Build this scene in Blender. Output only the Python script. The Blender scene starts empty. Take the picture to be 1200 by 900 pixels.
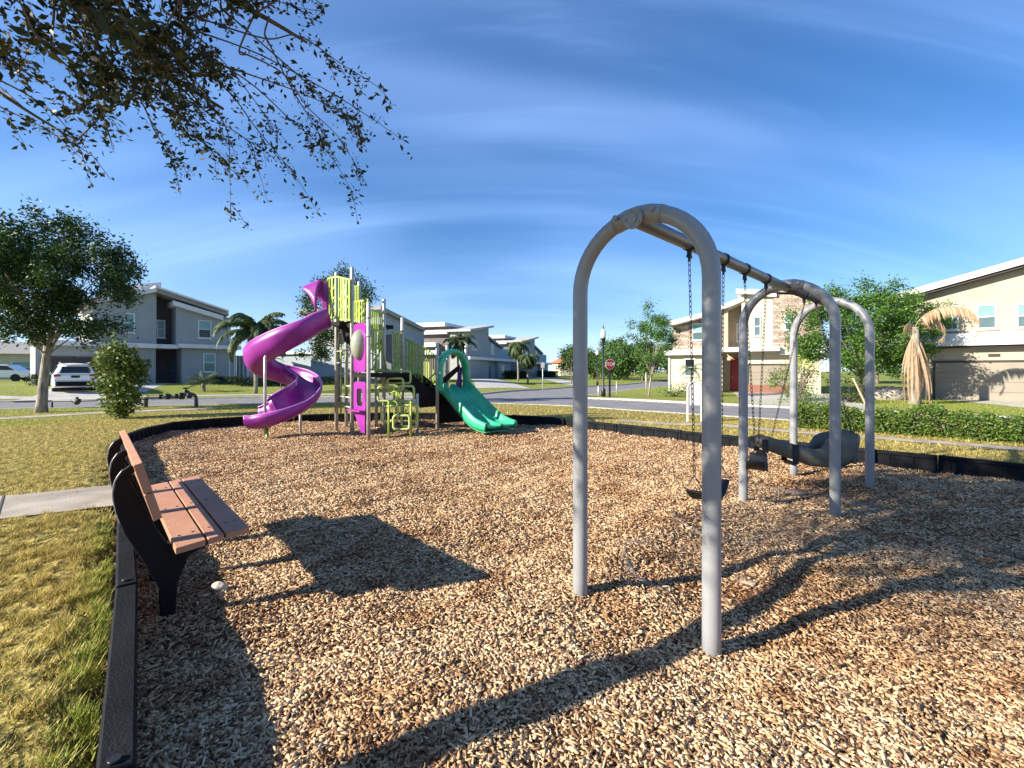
import bpy, bmesh, math, random
import numpy as np
from mathutils import Vector, Matrix
R = math.radians
random.seed(7)
rng = np.random.default_rng(11)
SC = bpy.context.scene
COL = SC.collection

# ------------------------------------------------------------------ camera, light, exposure
FPX, HZ, EYE = 535.0, 435.0, 1.5
cam = bpy.data.objects.new('camera', bpy.data.cameras.new('camera'))
COL.objects.link(cam)
cam.location = (0, 0, EYE); cam.rotation_euler = (R(90), 0, 0)
cam.data.lens = FPX/1200*36; cam.data.sensor_width = 36
cam.data.shift_y = -0.0125; cam.data.clip_start = 0.05; cam.data.clip_end = 3000
SC.camera = cam
SUN_AZ, SUN_EL = R(22), R(25.4)       # azimuth the light travels towards, from +X to +Y
LDIR = Vector((math.cos(SUN_EL)*math.cos(SUN_AZ), math.cos(SUN_EL)*math.sin(SUN_AZ), -math.sin(SUN_EL)))
sun = bpy.data.objects.new('sun', bpy.data.lights.new('sun', 'SUN')); COL.objects.link(sun)
sun.data.energy = 5.0; sun.data.angle = R(0.5); sun.data.color = (1.0, 0.92, 0.78)
sun.rotation_euler = LDIR.to_track_quat('-Z', 'Y').to_euler()
SC.view_settings.view_transform = 'Standard'; SC.view_settings.look = 'None'
SC.view_settings.gamma = 1; SC.view_settings.use_curve_mapping = False
SC.view_settings.exposure = 1.34

w = bpy.data.worlds.new('World'); SC.world = w; w.use_nodes = True
nt = w.node_tree; nt.nodes.clear()
N = nt.nodes.new; LK = nt.links.new
out = N('ShaderNodeOutputWorld'); bg = N('ShaderNodeBackground'); bg.inputs[1].default_value = 0.059
sky = N('ShaderNodeTexSky'); sky.sky_type = 'NISHITA'; sky.sun_disc = False
sky.sun_elevation = SUN_EL
sky.sun_rotation = math.atan2(-LDIR.x, -LDIR.y)
sky.air_density = 1.0; sky.dust_density = 0.2; sky.ozone_density = 2.5
hs = N('ShaderNodeHueSaturation'); hs.inputs['Saturation'].default_value = 1.42; hs.inputs['Hue'].default_value = 0.508
LK(sky.outputs[0], hs.inputs['Color'])
tc = N('ShaderNodeTexCoord'); sep = N('ShaderNodeSeparateXYZ'); LK(tc.outputs['Generated'], sep.inputs[0])
def wmath(op, a, b=None):
    m = N('ShaderNodeMath'); m.operation = op
    for i, v in enumerate((a, b)):
        if v is None: continue
        if isinstance(v, (int, float)): m.inputs[i].default_value = v
        else: LK(v, m.inputs[i])
    return m.outputs[0]
zz = wmath('ADD', wmath('MAXIMUM', sep.outputs[2], 0.0), 0.48)
cmb = N('ShaderNodeCombineXYZ')
LK(wmath('DIVIDE', sep.outputs[0], zz), cmb.inputs[0]); LK(wmath('DIVIDE', sep.outputs[1], zz), cmb.inputs[1])
def cirrus(scale, rot, stretch, detail, lo, hi, dist):
    mp = N('ShaderNodeMapping'); mp.inputs['Rotation'].default_value = (0, 0, R(rot)); mp.inputs['Scale'].default_value = stretch
    LK(cmb.outputs[0], mp.inputs[0])
    nz = N('ShaderNodeTexNoise'); nz.inputs['Scale'].default_value = scale; nz.inputs['Detail'].default_value = detail
    nz.inputs['Roughness'].default_value = .5; nz.inputs['Distortion'].default_value = dist
    LK(mp.outputs[0], nz.inputs['Vector'])
    rp = N('ShaderNodeMapRange'); rp.interpolation_type = 'SMOOTHSTEP'
    rp.inputs[1].default_value = lo; rp.inputs[2].default_value = hi
    LK(nz.outputs['Fac'], rp.inputs[0]); return rp.outputs[0]
c1 = cirrus(1.15, -24, (.34, 1.0, 1), 3, .34, .66, .6)
c2 = cirrus(2.4, -16, (.14, 1.0, 1), 6, .42, .75, .8)
c3 = cirrus(5.5, -20, (.10, 1.0, 1), 9, .50, .78, 1.4)
hzn = wmath('POWER', wmath('SUBTRACT', 1.0, wmath('MAXIMUM', sep.outputs[2], 0.0)), 7.0)
fac = wmath('MINIMUM', wmath('ADD', wmath('MULTIPLY', wmath('ADD', wmath('MULTIPLY', c1, .50), wmath('ADD', wmath('MULTIPLY', c2, .34), wmath('MULTIPLY', c3, .16))), 0.70), wmath('MULTIPLY', hzn, .38)), .9)
mx = N('ShaderNodeMix'); mx.data_type = 'RGBA'
LK(fac, mx.inputs['Factor']); LK(hs.outputs[0], mx.inputs[6]); mx.inputs[7].default_value = (5.0, 7.6, 13.6, 1)
LK(mx.outputs[2], bg.inputs[0]); LK(bg.outputs[0], out.inputs[0])

# ------------------------------------------------------------------ helpers
def at(px, py, Y): return Vector(((px-600)/FPX*Y, Y, EYE+(HZ-py)/FPX*Y))
def gp(px, py, z=0.1):
    Y = (EYE-z)*FPX/(py-HZ); return Vector(((px-600)/FPX*Y, Y, z))
def V(*a): return Vector(a)

def tag(o, label=None, cat=None, group=None, kind=None):
    if label: o['label'] = label
    if cat: o['category'] = cat
    if group: o['group'] = group
    if kind: o['kind'] = kind
    return o
def empty(name, loc=(0, 0, 0), rz=0.0, label=None, cat=None, group=None):
    o = bpy.data.objects.new(name, None); COL.objects.link(o); o.location = loc; o.rotation_euler = (0, 0, rz)
    o.empty_display_size = .1
    bpy.context.view_layer.update()
    return tag(o, label, cat, group)
def copy_tree(o, parent=None):
    c = o.copy(); COL.objects.link(c); c.parent = parent
    if parent is not None: c.matrix_parent_inverse = o.matrix_parent_inverse.copy()
    for ch in list(o.children): copy_tree(ch, c)
    return c

def mesh_np(name, verts, faces, mat, parent=None, smooth=False, k=None):
    """verts (n,3), faces (m,k) all the same arity; world coordinates unless parent given as local"""
    verts = np.asarray(verts, dtype=np.float32); faces = np.asarray(faces, dtype=np.int32)
    me = bpy.data.meshes.new(name); k = faces.shape[1]
    me.vertices.add(len(verts)); me.vertices.foreach_set('co', verts.ravel())
    me.loops.add(faces.size); me.loops.foreach_set('vertex_index', faces.ravel())
    me.polygons.add(len(faces)); me.polygons.foreach_set('loop_start', np.arange(0, faces.size, k, dtype=np.int32))
    me.polygons.foreach_set('loop_total', np.full(len(faces), k, dtype=np.int32))
    if smooth: me.polygons.foreach_set('use_smooth', np.ones(len(faces), dtype=bool))
    me.update(calc_edges=True)
    if mat: me.materials.append(mat)
    o = bpy.data.objects.new(name, me); COL.objects.link(o); adopt(o, parent)
    return o
def adopt(o, parent):
    """mesh built in world coordinates keeps its place under a parent"""
    if parent is None: return
    o.parent = parent
    if not getattr(parent, '_loc', False) and parent.get('_local') is None:
        m = parent.matrix_world.copy()
        p = parent; m = Matrix.Identity(4)
        chain = []
        while p is not None: chain.append(p); p = p.parent
        for q in reversed(chain):
            m = m @ q.matrix_parent_inverse @ q.matrix_basis if q.parent else q.matrix_basis.copy()
        o.matrix_parent_inverse = m.inverted()

class MB:
    def __init__(s): s.v = []; s.f = []; s.sm = []
    def add(s, vs, fs, smooth=False):
        b = len(s.v); s.v += [tuple(v) for v in vs]; s.f += [tuple(i+b for i in f) for f in fs]; s.sm += [smooth]*len(fs)
    def box(s, a, b):
        x0, y0, z0 = a; x1, y1, z1 = b
        s.add([(x0,y0,z0),(x1,y0,z0),(x1,y1,z0),(x0,y1,z0),(x0,y0,z1),(x1,y0,z1),(x1,y1,z1),(x0,y1,z1)],
              [(0,3,2,1),(4,5,6,7),(0,1,5,4),(1,2,6,5),(2,3,7,6),(3,0,4,7)]); return s
    def obox(s, c, ax, ay, az):
        """oriented box: centre, three half-extent vectors"""
        c = Vector(c); ax, ay, az = Vector(ax), Vector(ay), Vector(az)
        p = [c+ax*i+ay*j+az*k for k in (-1,1) for (i,j) in ((-1,-1),(1,-1),(1,1),(-1,1))]
        s.add(p, [(0,3,2,1),(4,5,6,7),(0,1,5,4),(1,2,6,5),(2,3,7,6),(3,0,4,7)]); return s
    def bar(s, a, b, w, h, up=(0,0,1)):
        a, b = Vector(a), Vector(b); d = (b-a); L = d.length
        if L < 1e-6: return s
        d /= L; side = d.cross(Vector(up))
        if side.length < 1e-4: side = d.cross(Vector((1,0,0)))
        side.normalize(); u = side.cross(d)
        return s.obox((a+b)/2, d*L/2, side*w/2, u*h/2)
    def tube(s, pts, rad, n=10, cap=True, closed=False):
        pts = [Vector(p) for p in pts]; m = len(pts)
        rr = rad if isinstance(rad, (list, tuple)) else [rad]*m
        t0 = (pts[1]-pts[0]).normalized()
        nrm = t0.cross(Vector((0,0,1)))
        if nrm.length < .05: nrm = t0.cross(Vector((0,1,0)))
        nrm.normalize(); vs = []
        for i, p in enumerate(pts):
            if closed: t = (pts[(i+1) % m]-pts[i-1])
            else: t = (pts[min(i+1, m-1)]-pts[max(i-1, 0)])
            t.normalize(); nrm = (nrm - t*nrm.dot(t))
            if nrm.length < 1e-5: nrm = t.orthogonal()
            nrm.normalize(); bn = t.cross(nrm)
            for k in range(n):
                a = 2*math.pi*k/n; vs.append(p+(nrm*math.cos(a)+bn*math.sin(a))*rr[i])
        fs = []
        for i in range(m if closed else m-1):
            for k in range(n):
                j = (i+1) % m
                fs.append((i*n+k, i*n+(k+1) % n, j*n+(k+1) % n, j*n+k))
        s.add(vs, fs, True)
        if cap and not closed:
            b = len(s.v)-len(vs)
            s.f.append(tuple(b+k for k in reversed(range(n)))); s.f.append(tuple(b+(m-1)*n+k for k in range(n))); s.sm += [False, False]
        return s
    def prism(s, poly, off):
        """flat polygon (list of 3D points) extruded by vector off"""
        n = len(poly); off = Vector(off); p = [Vector(q) for q in poly]
        s.add(p+[q+off for q in p], [tuple(range(n)), tuple(n+i for i in reversed(range(n)))] +
              [(i, n+i, n+(i+1) % n, (i+1) % n) for i in range(n)]); return s
    def ball(s, c, r, nu=12, nv=8, sc=(1,1,1)):
        c = Vector(c); vs = [c+Vector((0,0,-r*sc[2]))]; fs = []
        for i in range(1, nv):
            a = math.pi*i/nv-math.pi/2
            for k in range(nu):
                b = 2*math.pi*k/nu
                vs.append(c+Vector((r*sc[0]*math.cos(a)*math.cos(b), r*sc[1]*math.cos(a)*math.sin(b), r*sc[2]*math.sin(a))))
        vs.append(c+Vector((0,0,r*sc[2])))
        for k in range(nu): fs.append((0, 1+(k+1) % nu, 1+k))
        for i in range(nv-2):
            for k in range(nu): fs.append((1+i*nu+k, 1+i*nu+(k+1) % nu, 1+(i+1)*nu+(k+1) % nu, 1+(i+1)*nu+k))
        b = 1+(nv-2)*nu
        for k in range(nu): fs.append((b+k, b+(k+1) % nu, len(vs)-1))
        s.add(vs, fs, True); return s
    def grid(s, rows, smooth=True):
        n = len(rows[0]); vs = [p for r in rows for p in r]
        s.add(vs, [(i*n+k, i*n+k+1, (i+1)*n+k+1, (i+1)*n+k) for i in range(len(rows)-1) for k in range(n-1)], smooth); return s
    def build(s, name, mat, parent=None, bevel=0.0, recalc=True, solid=0.0, local=False):
        me = bpy.data.meshes.new(name); me.from_pydata(s.v, [], s.f)
        me.polygons.foreach_set('use_smooth', s.sm)
        if recalc:
            bm = bmesh.new(); bm.from_mesh(me); bmesh.ops.recalc_face_normals(bm, faces=bm.faces); bm.to_mesh(me); bm.free()
        me.update()
        if mat: me.materials.append(mat)
        o = bpy.data.objects.new(name, me); COL.objects.link(o)
        if parent is not None:
            if local: o.parent = parent
            else: adopt(o, parent)
        if solid:
            m = o.modifiers.new('solid', 'SOLIDIFY'); m.thickness = solid; m.offset = 0
        if bevel:
            m = o.modifiers.new('bevel', 'BEVEL'); m.width = bevel; m.segments = 2; m.limit_method = 'ANGLE'; m.angle_limit = R(40)
        return o

def smooth_path(pts, sub=6):
    """Catmull-Rom through points"""
    P = [Vector(p) for p in pts]; outp = []
    for i in range(len(P)-1):
        p0 = P[max(i-1, 0)]; p1 = P[i]; p2 = P[i+1]; p3 = P[min(i+2, len(P)-1)]
        for k in range(sub):
            t = k/sub
            outp.append(.5*((2*p1)+(p2-p0)*t+(2*p0-5*p1+4*p2-p3)*t*t+(3*p1-p0-3*p2+p3)*t**3))
    outp.append(P[-1]); return outp

# ------------------------------------------------------------------ materials
MATS = {}
def mat(name, col, rough=.6, col2=None, scale=8.0, bump=0.0, bscale=60.0, metal=0.0, spec=.5, detail=4, trans=0.0,
        island=None, coords='Object', contrast=(.35, .65), coat=0.0, stretch=None):
    if name in MATS: return MATS[name]
    m = bpy.data.materials.new(name); m.use_nodes = True; MATS[name] = m
    t = m.node_tree; b = t.nodes['Principled BSDF']; n = t.nodes.new; l = t.links.new
    b.inputs['Base Color'].default_value = (*col, 1); b.inputs['Roughness'].default_value = rough
    b.inputs['Metallic'].default_value = metal; b.inputs['Specular IOR Level'].default_value = spec
    if coat: b.inputs['Coat Weight'].default_value = coat
    tcn = n('ShaderNodeTexCoord'); vec = tcn.outputs[coords]
    if stretch:
        mp = n('ShaderNodeMapping'); mp.inputs['Scale'].default_value = stretch; l(vec, mp.inputs[0]); vec = mp.outputs[0]
    colout = None
    if col2 is not None:
        nz = n('ShaderNodeTexNoise'); nz.inputs['Scale'].default_value = scale; nz.inputs['Detail'].default_value = detail
        l(vec, nz.inputs['Vector'])
        mr = n('ShaderNodeMapRange'); mr.inputs[1].default_value = contrast[0]; mr.inputs[2].default_value = contrast[1]
        l(nz.outputs['Fac'], mr.inputs[0])
        mixn = n('ShaderNodeMix'); mixn.data_type = 'RGBA'
        mixn.inputs[6].default_value = (*col, 1); mixn.inputs[7].default_value = (*col2, 1)
        l(mr.outputs[0], mixn.inputs['Factor']); colout = mixn.outputs[2]
    if island:
        ge = n('ShaderNodeNewGeometry'); rp = n('ShaderNodeValToRGB'); e = rp.color_ramp.elements
        e[0].position = 0; e[0].color = (*island[0], 1); e[1].position = 1; e[1].color = (*island[-1], 1)
        for i, c in enumerate(island[1:-1]):
            x = e.new((i+1)/(len(island)-1)); x.color = (*c, 1)
        l(ge.outputs['Random Per Island'], rp.inputs[0])
        if colout is None: colout = rp.outputs[0]
        else:
            m2 = n('ShaderNodeMix'); m2.data_type = 'RGBA'; m2.inputs['Factor'].default_value = .6
            l(colout, m2.inputs[6]); l(rp.outputs[0], m2.inputs[7]); colout = m2.outputs[2]
    if colout is not None: l(colout, b.inputs['Base Color'])
    if bump:
        nb = n('ShaderNodeTexNoise'); nb.inputs['Scale'].default_value = bscale; nb.inputs['Detail'].default_value = 5
        l(vec, nb.inputs['Vector'])
        bp = n('ShaderNodeBump'); bp.inputs['Strength'].default_value = bump; bp.inputs['Distance'].default_value = .02
        l(nb.outputs['Fac'], bp.inputs['Height']); l(bp.outputs[0], b.inputs['Normal'])
    if trans:
        tr = n('ShaderNodeBsdfTranslucent'); ms = n('ShaderNodeMixShader'); ms.inputs[0].default_value = trans
        if colout is not None: l(colout, tr.inputs[0])
        else: tr.inputs[0].default_value = (*col, 1)
        l(b.outputs[0], ms.inputs[1]); l(tr.outputs[0], ms.inputs[2]); l(ms.outputs[0], t.nodes['Material Output'].inputs[0])
    return m

def leafmat(name, cols, trans=.3, rough=.55):
    return mat(name, cols[0], rough, island=cols, trans=trans, spec=.35)
M_oak = leafmat('oak_leaf', [(.018,.042,.008), (.034,.075,.012), (.065,.115,.020)], .2)
M_over = leafmat('overhang_leaf', [(.018,.026,.009), (.030,.042,.013), (.050,.058,.020), (.13,.12,.05)], .15)  # palest tone paints in bright bits where light shines through leaves
M_bush = leafmat('bush_leaf', [(.05,.085,.012), (.10,.15,.022), (.20,.24,.045)], .25)
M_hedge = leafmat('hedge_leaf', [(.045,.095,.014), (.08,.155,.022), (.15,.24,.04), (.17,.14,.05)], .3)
M_crape = leafmat('crape_leaf', [(.035,.09,.014), (.07,.16,.022), (.13,.24,.04)], .28)
M_far = leafmat('far_leaf', [(.05,.11,.025), (.08,.16,.04), (.12,.20,.05)], .3)
M_palm = leafmat('palm_leaf', [(.035,.06,.02), (.06,.09,.028), (.09,.12,.04)], .2)
M_deadpalm = leafmat('dead_frond', [(.34,.20,.11), (.50,.34,.21), (.62,.47,.32)], .25)
M_bark = mat('bark', (.20,.16,.12), .9, (.09,.07,.055), 14, .9, 40, stretch=(1,1,.25))
M_barkl = mat('bark_light', (.34,.30,.24), .9, (.16,.13,.10), 9, .9, 35, stretch=(1,1,.3))
M_twig = mat('twig', (.16,.12,.09), .9)
M_stake = mat('stake_wood', (.50,.38,.24), .85, (.38,.28,.17), 12, .4, 50)
M_black = mat('black_plastic', (.006,.007,.009), .75, (.012,.013,.016), 5, .35, 90, spec=.12)
M_blackm = mat('black_metal', (.012,.012,.013), .45, bump=.15, bscale=120)
M_galv = mat('powder_grey', (.275,.28,.285), .34, (.255,.26,.268), 3, .08, 60, metal=.05, spec=.5)
M_beam = mat('beam_grey', (.13,.125,.12), .4, (.11,.105,.10), 5)
M_post = mat('post_grey', (.50,.48,.44), .42, (.40,.38,.35), 6, metal=.25)
M_chain = mat('chain', (.05,.048,.046), .5, (.13,.09,.065), 30, metal=.6)
M_purple = mat('purple_plastic', (.21,.014,.21), .36, (.28,.030,.27), 1.6, .05, 60, spec=.55)
M_green = mat('green_plastic', (.022,.34,.15), .34, (.06,.46,.25), 2.2, .05, 60, spec=.55)
M_lime = mat('lime_plastic', (.34,.44,.035), .42, (.26,.35,.04), 5)
M_prim = mat('rim_highlight', (.42,.15,.42), .4)  # pale rim colour stands in for light catching the chute edges
M_paint = mat('black_paint', (.006,.006,.007), .7, spec=.2)
M_wing = mat('wing_wall_shade', (.15,.13,.12), .9, (.12,.105,.10), 2)  # wall colour darkened to stand in for the eaves' shadow
M_limepipe = mat('lime_pipe', (.46,.52,.17), .4, (.38,.45,.13), 5)
M_deck = mat('deck_brown', (.008,.006,.006), .75, (.016,.012,.011), 12, spec=.2)
M_bubble = mat('bubble', (.30,.31,.24), .15, (.24,.25,.20), 4, spec=.7)
M_plank = mat('bench_plank', (.43,.215,.13), .62, (.33,.15,.085), 5, .3, 120, detail=9, contrast=(.25,.75))
M_rubber = mat('rubber', (.016,.016,.017), .55, bump=.2, bscale=100)
M_tub = mat('tub_grey', (.10,.092,.07), .6, (.14,.13,.10), 6)
M_concrete = mat('concrete', (.46,.44,.40), .9, (.34,.32,.29), 3, .35, 70, coords='Object')
M_path = mat('path_concrete', (.42,.36,.29), .9, (.26,.22,.17), 2.6, .4, 70)
M_asphalt = mat('asphalt', (.20,.19,.20), .92, (.15,.145,.15), 1.2, .4, 120)
M_white = mat('white_paint', (.78,.78,.76), .5, (.70,.70,.68), 5)
M_trim = mat('white_trim', (.66,.65,.63), .6, (.58,.57,.55), 3)
M_stucA = mat('stucco_grey', (.31,.325,.315), .9, (.28,.29,.285), 1.2, .3, 80)
M_stucB = mat('stucco_bluegrey', (.29,.33,.35), .9, (.26,.30,.32), 1.2, .3, 80)
M_stucBl = mat('stucco_blue', (.20,.33,.42), .9, (.17,.29,.38), 1.2, .3, 80)
M_stucDk = mat('stucco_charcoal', (.075,.06,.065), .9, (.06,.05,.055), 2, .3, 80)
M_stucCr = mat('stucco_cream', (.54,.48,.36), .9, (.49,.43,.32), 1.5, .3, 80)
M_stucTn = mat('stucco_tan', (.40,.34,.26), .9, (.35,.30,.23), 1.5, .3, 80)
M_stucFb = mat('stucco_beige', (.41,.355,.265), .9, (.36,.31,.235), .9, .3, 80)
M_roof = mat('roof_grey', (.30,.28,.26), .9, (.22,.21,.20), 4)
M_gdark = mat('garage_dark', (.03,.022,.02), .6)
M_ggrey = mat('garage_grey', (.23,.25,.27), .6, (.20,.22,.24), 3)
M_gbeige = mat('garage_beige', (.25,.215,.165), .6, (.225,.195,.15), 2)
M_red = mat('door_red', (.22,.012,.015), .5)
M_blued = mat('door_blue', (.02,.035,.10), .5)
M_glass = mat('window_glass', (.05,.09,.10), .12, (.10,.15,.16), .8, spec=.35)
M_glassd = mat('window_glass_dark', (.012,.018,.022), .10, spec=.4)
M_blind = mat('window_blind', (.20,.34,.33), .3, (.15,.27,.27), 1.5, spec=.35)
M_carw = mat('car_white', (.78,.78,.78), .22, coat=.6)
M_tail = mat('tail_red', (.35,.01,.01), .15, spec=.8)
M_tyre = mat('tyre', (.012,.012,.012), .8)
M_rim = mat('rim', (.45,.45,.46), .3, metal=.9)
M_signr = mat('sign_red', (.45,.015,.02), .4)
M_orange = mat('roof_orange', (.42,.12,.06), .8)
M_skyblue = mat('blue_panel', (.10,.30,.62), .5)
M_rock = mat('rock', (.62,.55,.46), .9, (.45,.38,.30), 9, .6, 30)
M_fabric = mat('mat_fabric', (.36,.27,.20), .95, (.20,.13,.09), 7, .8, 40)
M_soil = mat('soil', (.05,.04,.03), .95, (.08,.06,.045), 6, .5, 40)
M_pipe = mat('pipe_dark', (.02,.018,.02), .5, (.05,.04,.035), 12)
# ------------------------------------------------------------------ special ground materials
def ground_material(name, kind):
    m = bpy.data.materials.new(name); m.use_nodes = True; t = m.node_tree; n = t.nodes.new; l = t.links.new
    b = t.nodes['Principled BSDF']; b.inputs['Roughness'].default_value = .95; b.inputs['Specular IOR Level'].default_value = .15
    tcn = n('ShaderNodeTexCoord'); P = tcn.outputs['Object']
    def noise(s, d=4, vec=P, dist=0):
        z = n('ShaderNodeTexNoise'); z.inputs['Scale'].default_value = s; z.inputs['Detail'].default_value = d
        z.inputs['Distortion'].default_value = dist; l(vec, z.inputs['Vector']); return z
    def ramp(src, stops):
        r = n('ShaderNodeValToRGB'); e = r.color_ramp.elements
        e[0].position, e[0].color = stops[0][0], (*stops[0][1], 1); e[1].position, e[1].color = stops[-1][0], (*stops[-1][1], 1)
        for p, c in stops[1:-1]:
            x = e.new(p); x.color = (*c, 1)
        l(src, r.inputs[0]); return r.outputs[0]
    def mixc(f, a, bb, mode='MIX'):
        x = n('ShaderNodeMix'); x.data_type = 'RGBA'; x.blend_type = mode
        if isinstance(f, float): x.inputs['Factor'].default_value = f
        else: l(f, x.inputs['Factor'])
        for i, c in ((6, a), (7, bb)):
            if isinstance(c, tuple): x.inputs[i].default_value = (*c, 1)
            else: l(c, x.inputs[i])
        return x.outputs[2]
    if kind == 'mulch':
        # small elongated chips: voronoi cells in a warped space
        wv = noise(9, 2)
        add = n('ShaderNodeVectorMath'); add.operation = 'MULTIPLY_ADD'; l(wv.outputs['Color'], add.inputs[0])
        add.inputs[1].default_value = (.12, .12, 0); l(P, add.inputs[2])
        mp = n('ShaderNodeMapping'); mp.inputs['Scale'].default_value = (38, 75, 30); mp.inputs['Rotation'].default_value = (0,0,.6); l(add.outputs[0], mp.inputs[0])
        vo = n('ShaderNodeTexVoronoi'); vo.inputs['Scale'].default_value = 1.0; l(mp.outputs[0], vo.inputs['Vector'])
        sp = n('ShaderNodeSeparateColor'); l(vo.outputs['Color'], sp.inputs[0])
        c = ramp(sp.outputs[0], [(0, (.12,.065,.04)), (.25, (.28,.17,.10)), (.55, (.44,.30,.18)), (.8, (.60,.44,.28)), (1, (.70,.56,.38))])
        big = noise(.55, 5, dist=.4); mr = ramp(big.outputs['Fac'], [(.38, (.62,.42,.32)), (.5, (1,.88,.76)), (.62, (1.05,1.0,.95))])
        c = mixc(1.0, c, mr, 'MULTIPLY')
        l(c, b.inputs['Base Color'])
        bp = n('ShaderNodeBump'); bp.inputs['Strength'].default_value = 1.0; bp.inputs['Distance'].default_value = .03
        h = n('ShaderNodeMath'); h.operation = 'SUBTRACT'; l(sp.outputs[1], h.inputs[0]); l(vo.outputs['Distance'], h.inputs[1])
        l(h.outputs[0], bp.inputs['Height']); l(bp.outputs[0], b.inputs['Normal'])
    else:
        n1 = noise(.35, 4, dist=.3); n2 = noise(11, 5); n3 = noise(40, 3)
        dry = ramp(n2.outputs['Fac'], [(.33, (.055,.038,.012)), (.48, (.23,.17,.045)), (.64, (.50,.39,.13))])
        grn = ramp(n3.outputs['Fac'], [(.3, (.09,.12,.022)), (.5, (.20,.24,.045)), (.7, (.32,.36,.09))])
        # greener away from the playground
        sp = n('ShaderNodeSeparateXYZ'); l(P, sp.inputs[0])
        ln = n('ShaderNodeVectorMath'); ln.operation = 'DISTANCE'; l(P, ln.inputs[0]); ln.inputs[1].default_value = (-1, 6, 0)
        mr = n('ShaderNodeMapRange'); mr.inputs[1].default_value = 12; mr.inputs[2].default_value = 22; mr.inputs[3].default_value = .15; mr.inputs[4].default_value = .85
        l(ln.outputs['Value'], mr.inputs[0])
        ad = n('ShaderNodeMath'); ad.operation = 'MULTIPLY_ADD'; l(n1.outputs['Fac'], ad.inputs[0]); ad.inputs[1].default_value = .5; 
        sub = n('ShaderNodeMath'); sub.operation = 'SUBTRACT'; l(mr.outputs[0], sub.inputs[0]); sub.inputs[1].default_value = .25; l(sub.outputs[0], ad.inputs[2])
        ad.use_clamp = True
        l(mixc(ad.outputs[0], dry, grn), b.inputs['Base Color'])
        bp = n('ShaderNodeBump'); bp.inputs['Strength'].default_value = 1.0; bp.inputs['Distance'].default_value = .09
        l(n2.outputs['Fac'], bp.inputs['Height']); l(bp.outputs[0], b.inputs['Normal'])
    MATS[name] = m; return m
M_mulch = ground_material('mulch', 'mulch'); M_lawn = ground_material('lawn', 'lawn')

def stone_material():
    m = bpy.data.materials.new('ledge_stone'); m.use_nodes = True; t = m.node_tree; n = t.nodes.new; l = t.links.new
    b = t.nodes['Principled BSDF']; b.inputs['Roughness'].default_value = .9
    tcn = n('ShaderNodeTexCoord'); sp = n('ShaderNodeSeparateXYZ'); l(tcn.outputs['Object'], sp.inputs[0])
    ad = n('ShaderNodeMath'); l(sp.outputs[0], ad.inputs[0]); l(sp.outputs[1], ad.inputs[1])
    cb = n('ShaderNodeCombineXYZ'); l(ad.outputs[0], cb.inputs[0]); l(sp.outputs[2], cb.inputs[1])
    br = n('ShaderNodeTexBrick'); br.inputs['Scale'].default_value = 1; br.inputs['Brick Width'].default_value = .42; br.inputs['Row Height'].default_value = .11
    br.inputs['Mortar Size'].default_value = .010; br.inputs['Color1'].default_value = (.46,.37,.29,1); br.inputs['Color2'].default_value = (.20,.14,.115,1)
    br.inputs['Mortar'].default_value = (.12,.10,.08,1); br.offset_frequency = 3; br.squash = .6; br.squash_frequency = 2; br.inputs['Bias'].default_value = -.1
    l(cb.outputs[0], br.inputs['Vector'])
    nz = n('ShaderNodeTexNoise'); nz.inputs['Scale'].default_value = 5; l(tcn.outputs['Object'], nz.inputs['Vector'])
    mx = n('ShaderNodeMix'); mx.data_type = 'RGBA'; mx.blend_type = 'OVERLAY'; mx.inputs['Factor'].default_value = .6
    l(br.outputs['Color'], mx.inputs[6]); l(nz.outputs['Fac'], mx.inputs[7]); l(mx.outputs[2], b.inputs['Base Color'])
    bp = n('ShaderNodeBump'); bp.inputs['Strength'].default_value = .8; bp.inputs['Distance'].default_value = .03
    l(br.outputs['Color'], bp.inputs['Height']); l(bp.outputs[0], b.inputs['Normal'])
    return m
M_stone = stone_material()

# ------------------------------------------------------------------ plan geometry
BORDER = [(-1.24,1.42), (-2.26,2.67), (-3.46,4.07), (-5.5,6.45), (-7.55,8.85), (-8.1,10.1), (-8.3,11.1), (-7.9,12.0), (-7.15,12.75),
          (-5.4,13.5), (-3.4,13.85), (-1.6,13.6), (0.0,13.05), (1.15,12.4), (2.5,10.8), (3.57,9.6), (4.68,8.55), (5.6,7.4), (6.3,6.75), (6.9,6.05),
          (8.0,4.8), (9.2,3.0), (9.4,.6), (7.6,-1.4), (4.6,-2.2), (1.7,-1.6), (-.2,.05)]
BP = np.array(BORDER)
def poly_sd(X, Y, poly):
    """signed distance, positive inside"""
    d = np.full(X.shape, 1e9); ins = np.zeros(X.shape, bool); n = len(poly)
    for i in range(n):
        ax, ay = poly[i]; bx, by = poly[(i+1) % n]; ex, ey = bx-ax, by-ay
        t = np.clip(((X-ax)*ex+(Y-ay)*ey)/(ex*ex+ey*ey), 0, 1)
        d = np.minimum(d, np.hypot(X-ax-t*ex, Y-ay-t*ey))
        c = (ay > Y) != (by > Y)
        with np.errstate(divide='ignore', invalid='ignore'):
            ins ^= c & (X < (bx-ax)*(Y-ay)/(by-ay)+ax)
    return np.where(ins, d, -d)
def line_d(X, Y, pts):
    d = np.full(np.shape(X), 1e9)
    for (ax, ay), (bx, by) in zip(pts[:-1], pts[1:]):
        ex, ey = bx-ax, by-ay; t = np.clip(((X-ax)*ex+(Y-ay)*ey)/(ex*ex+ey*ey), 0, 1)
        d = np.minimum(d, np.hypot(X-ax-t*ex, Y-ay-t*ey))
    return d
def xy(pts): return [(p.x, p.y) for p in pts]
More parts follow.
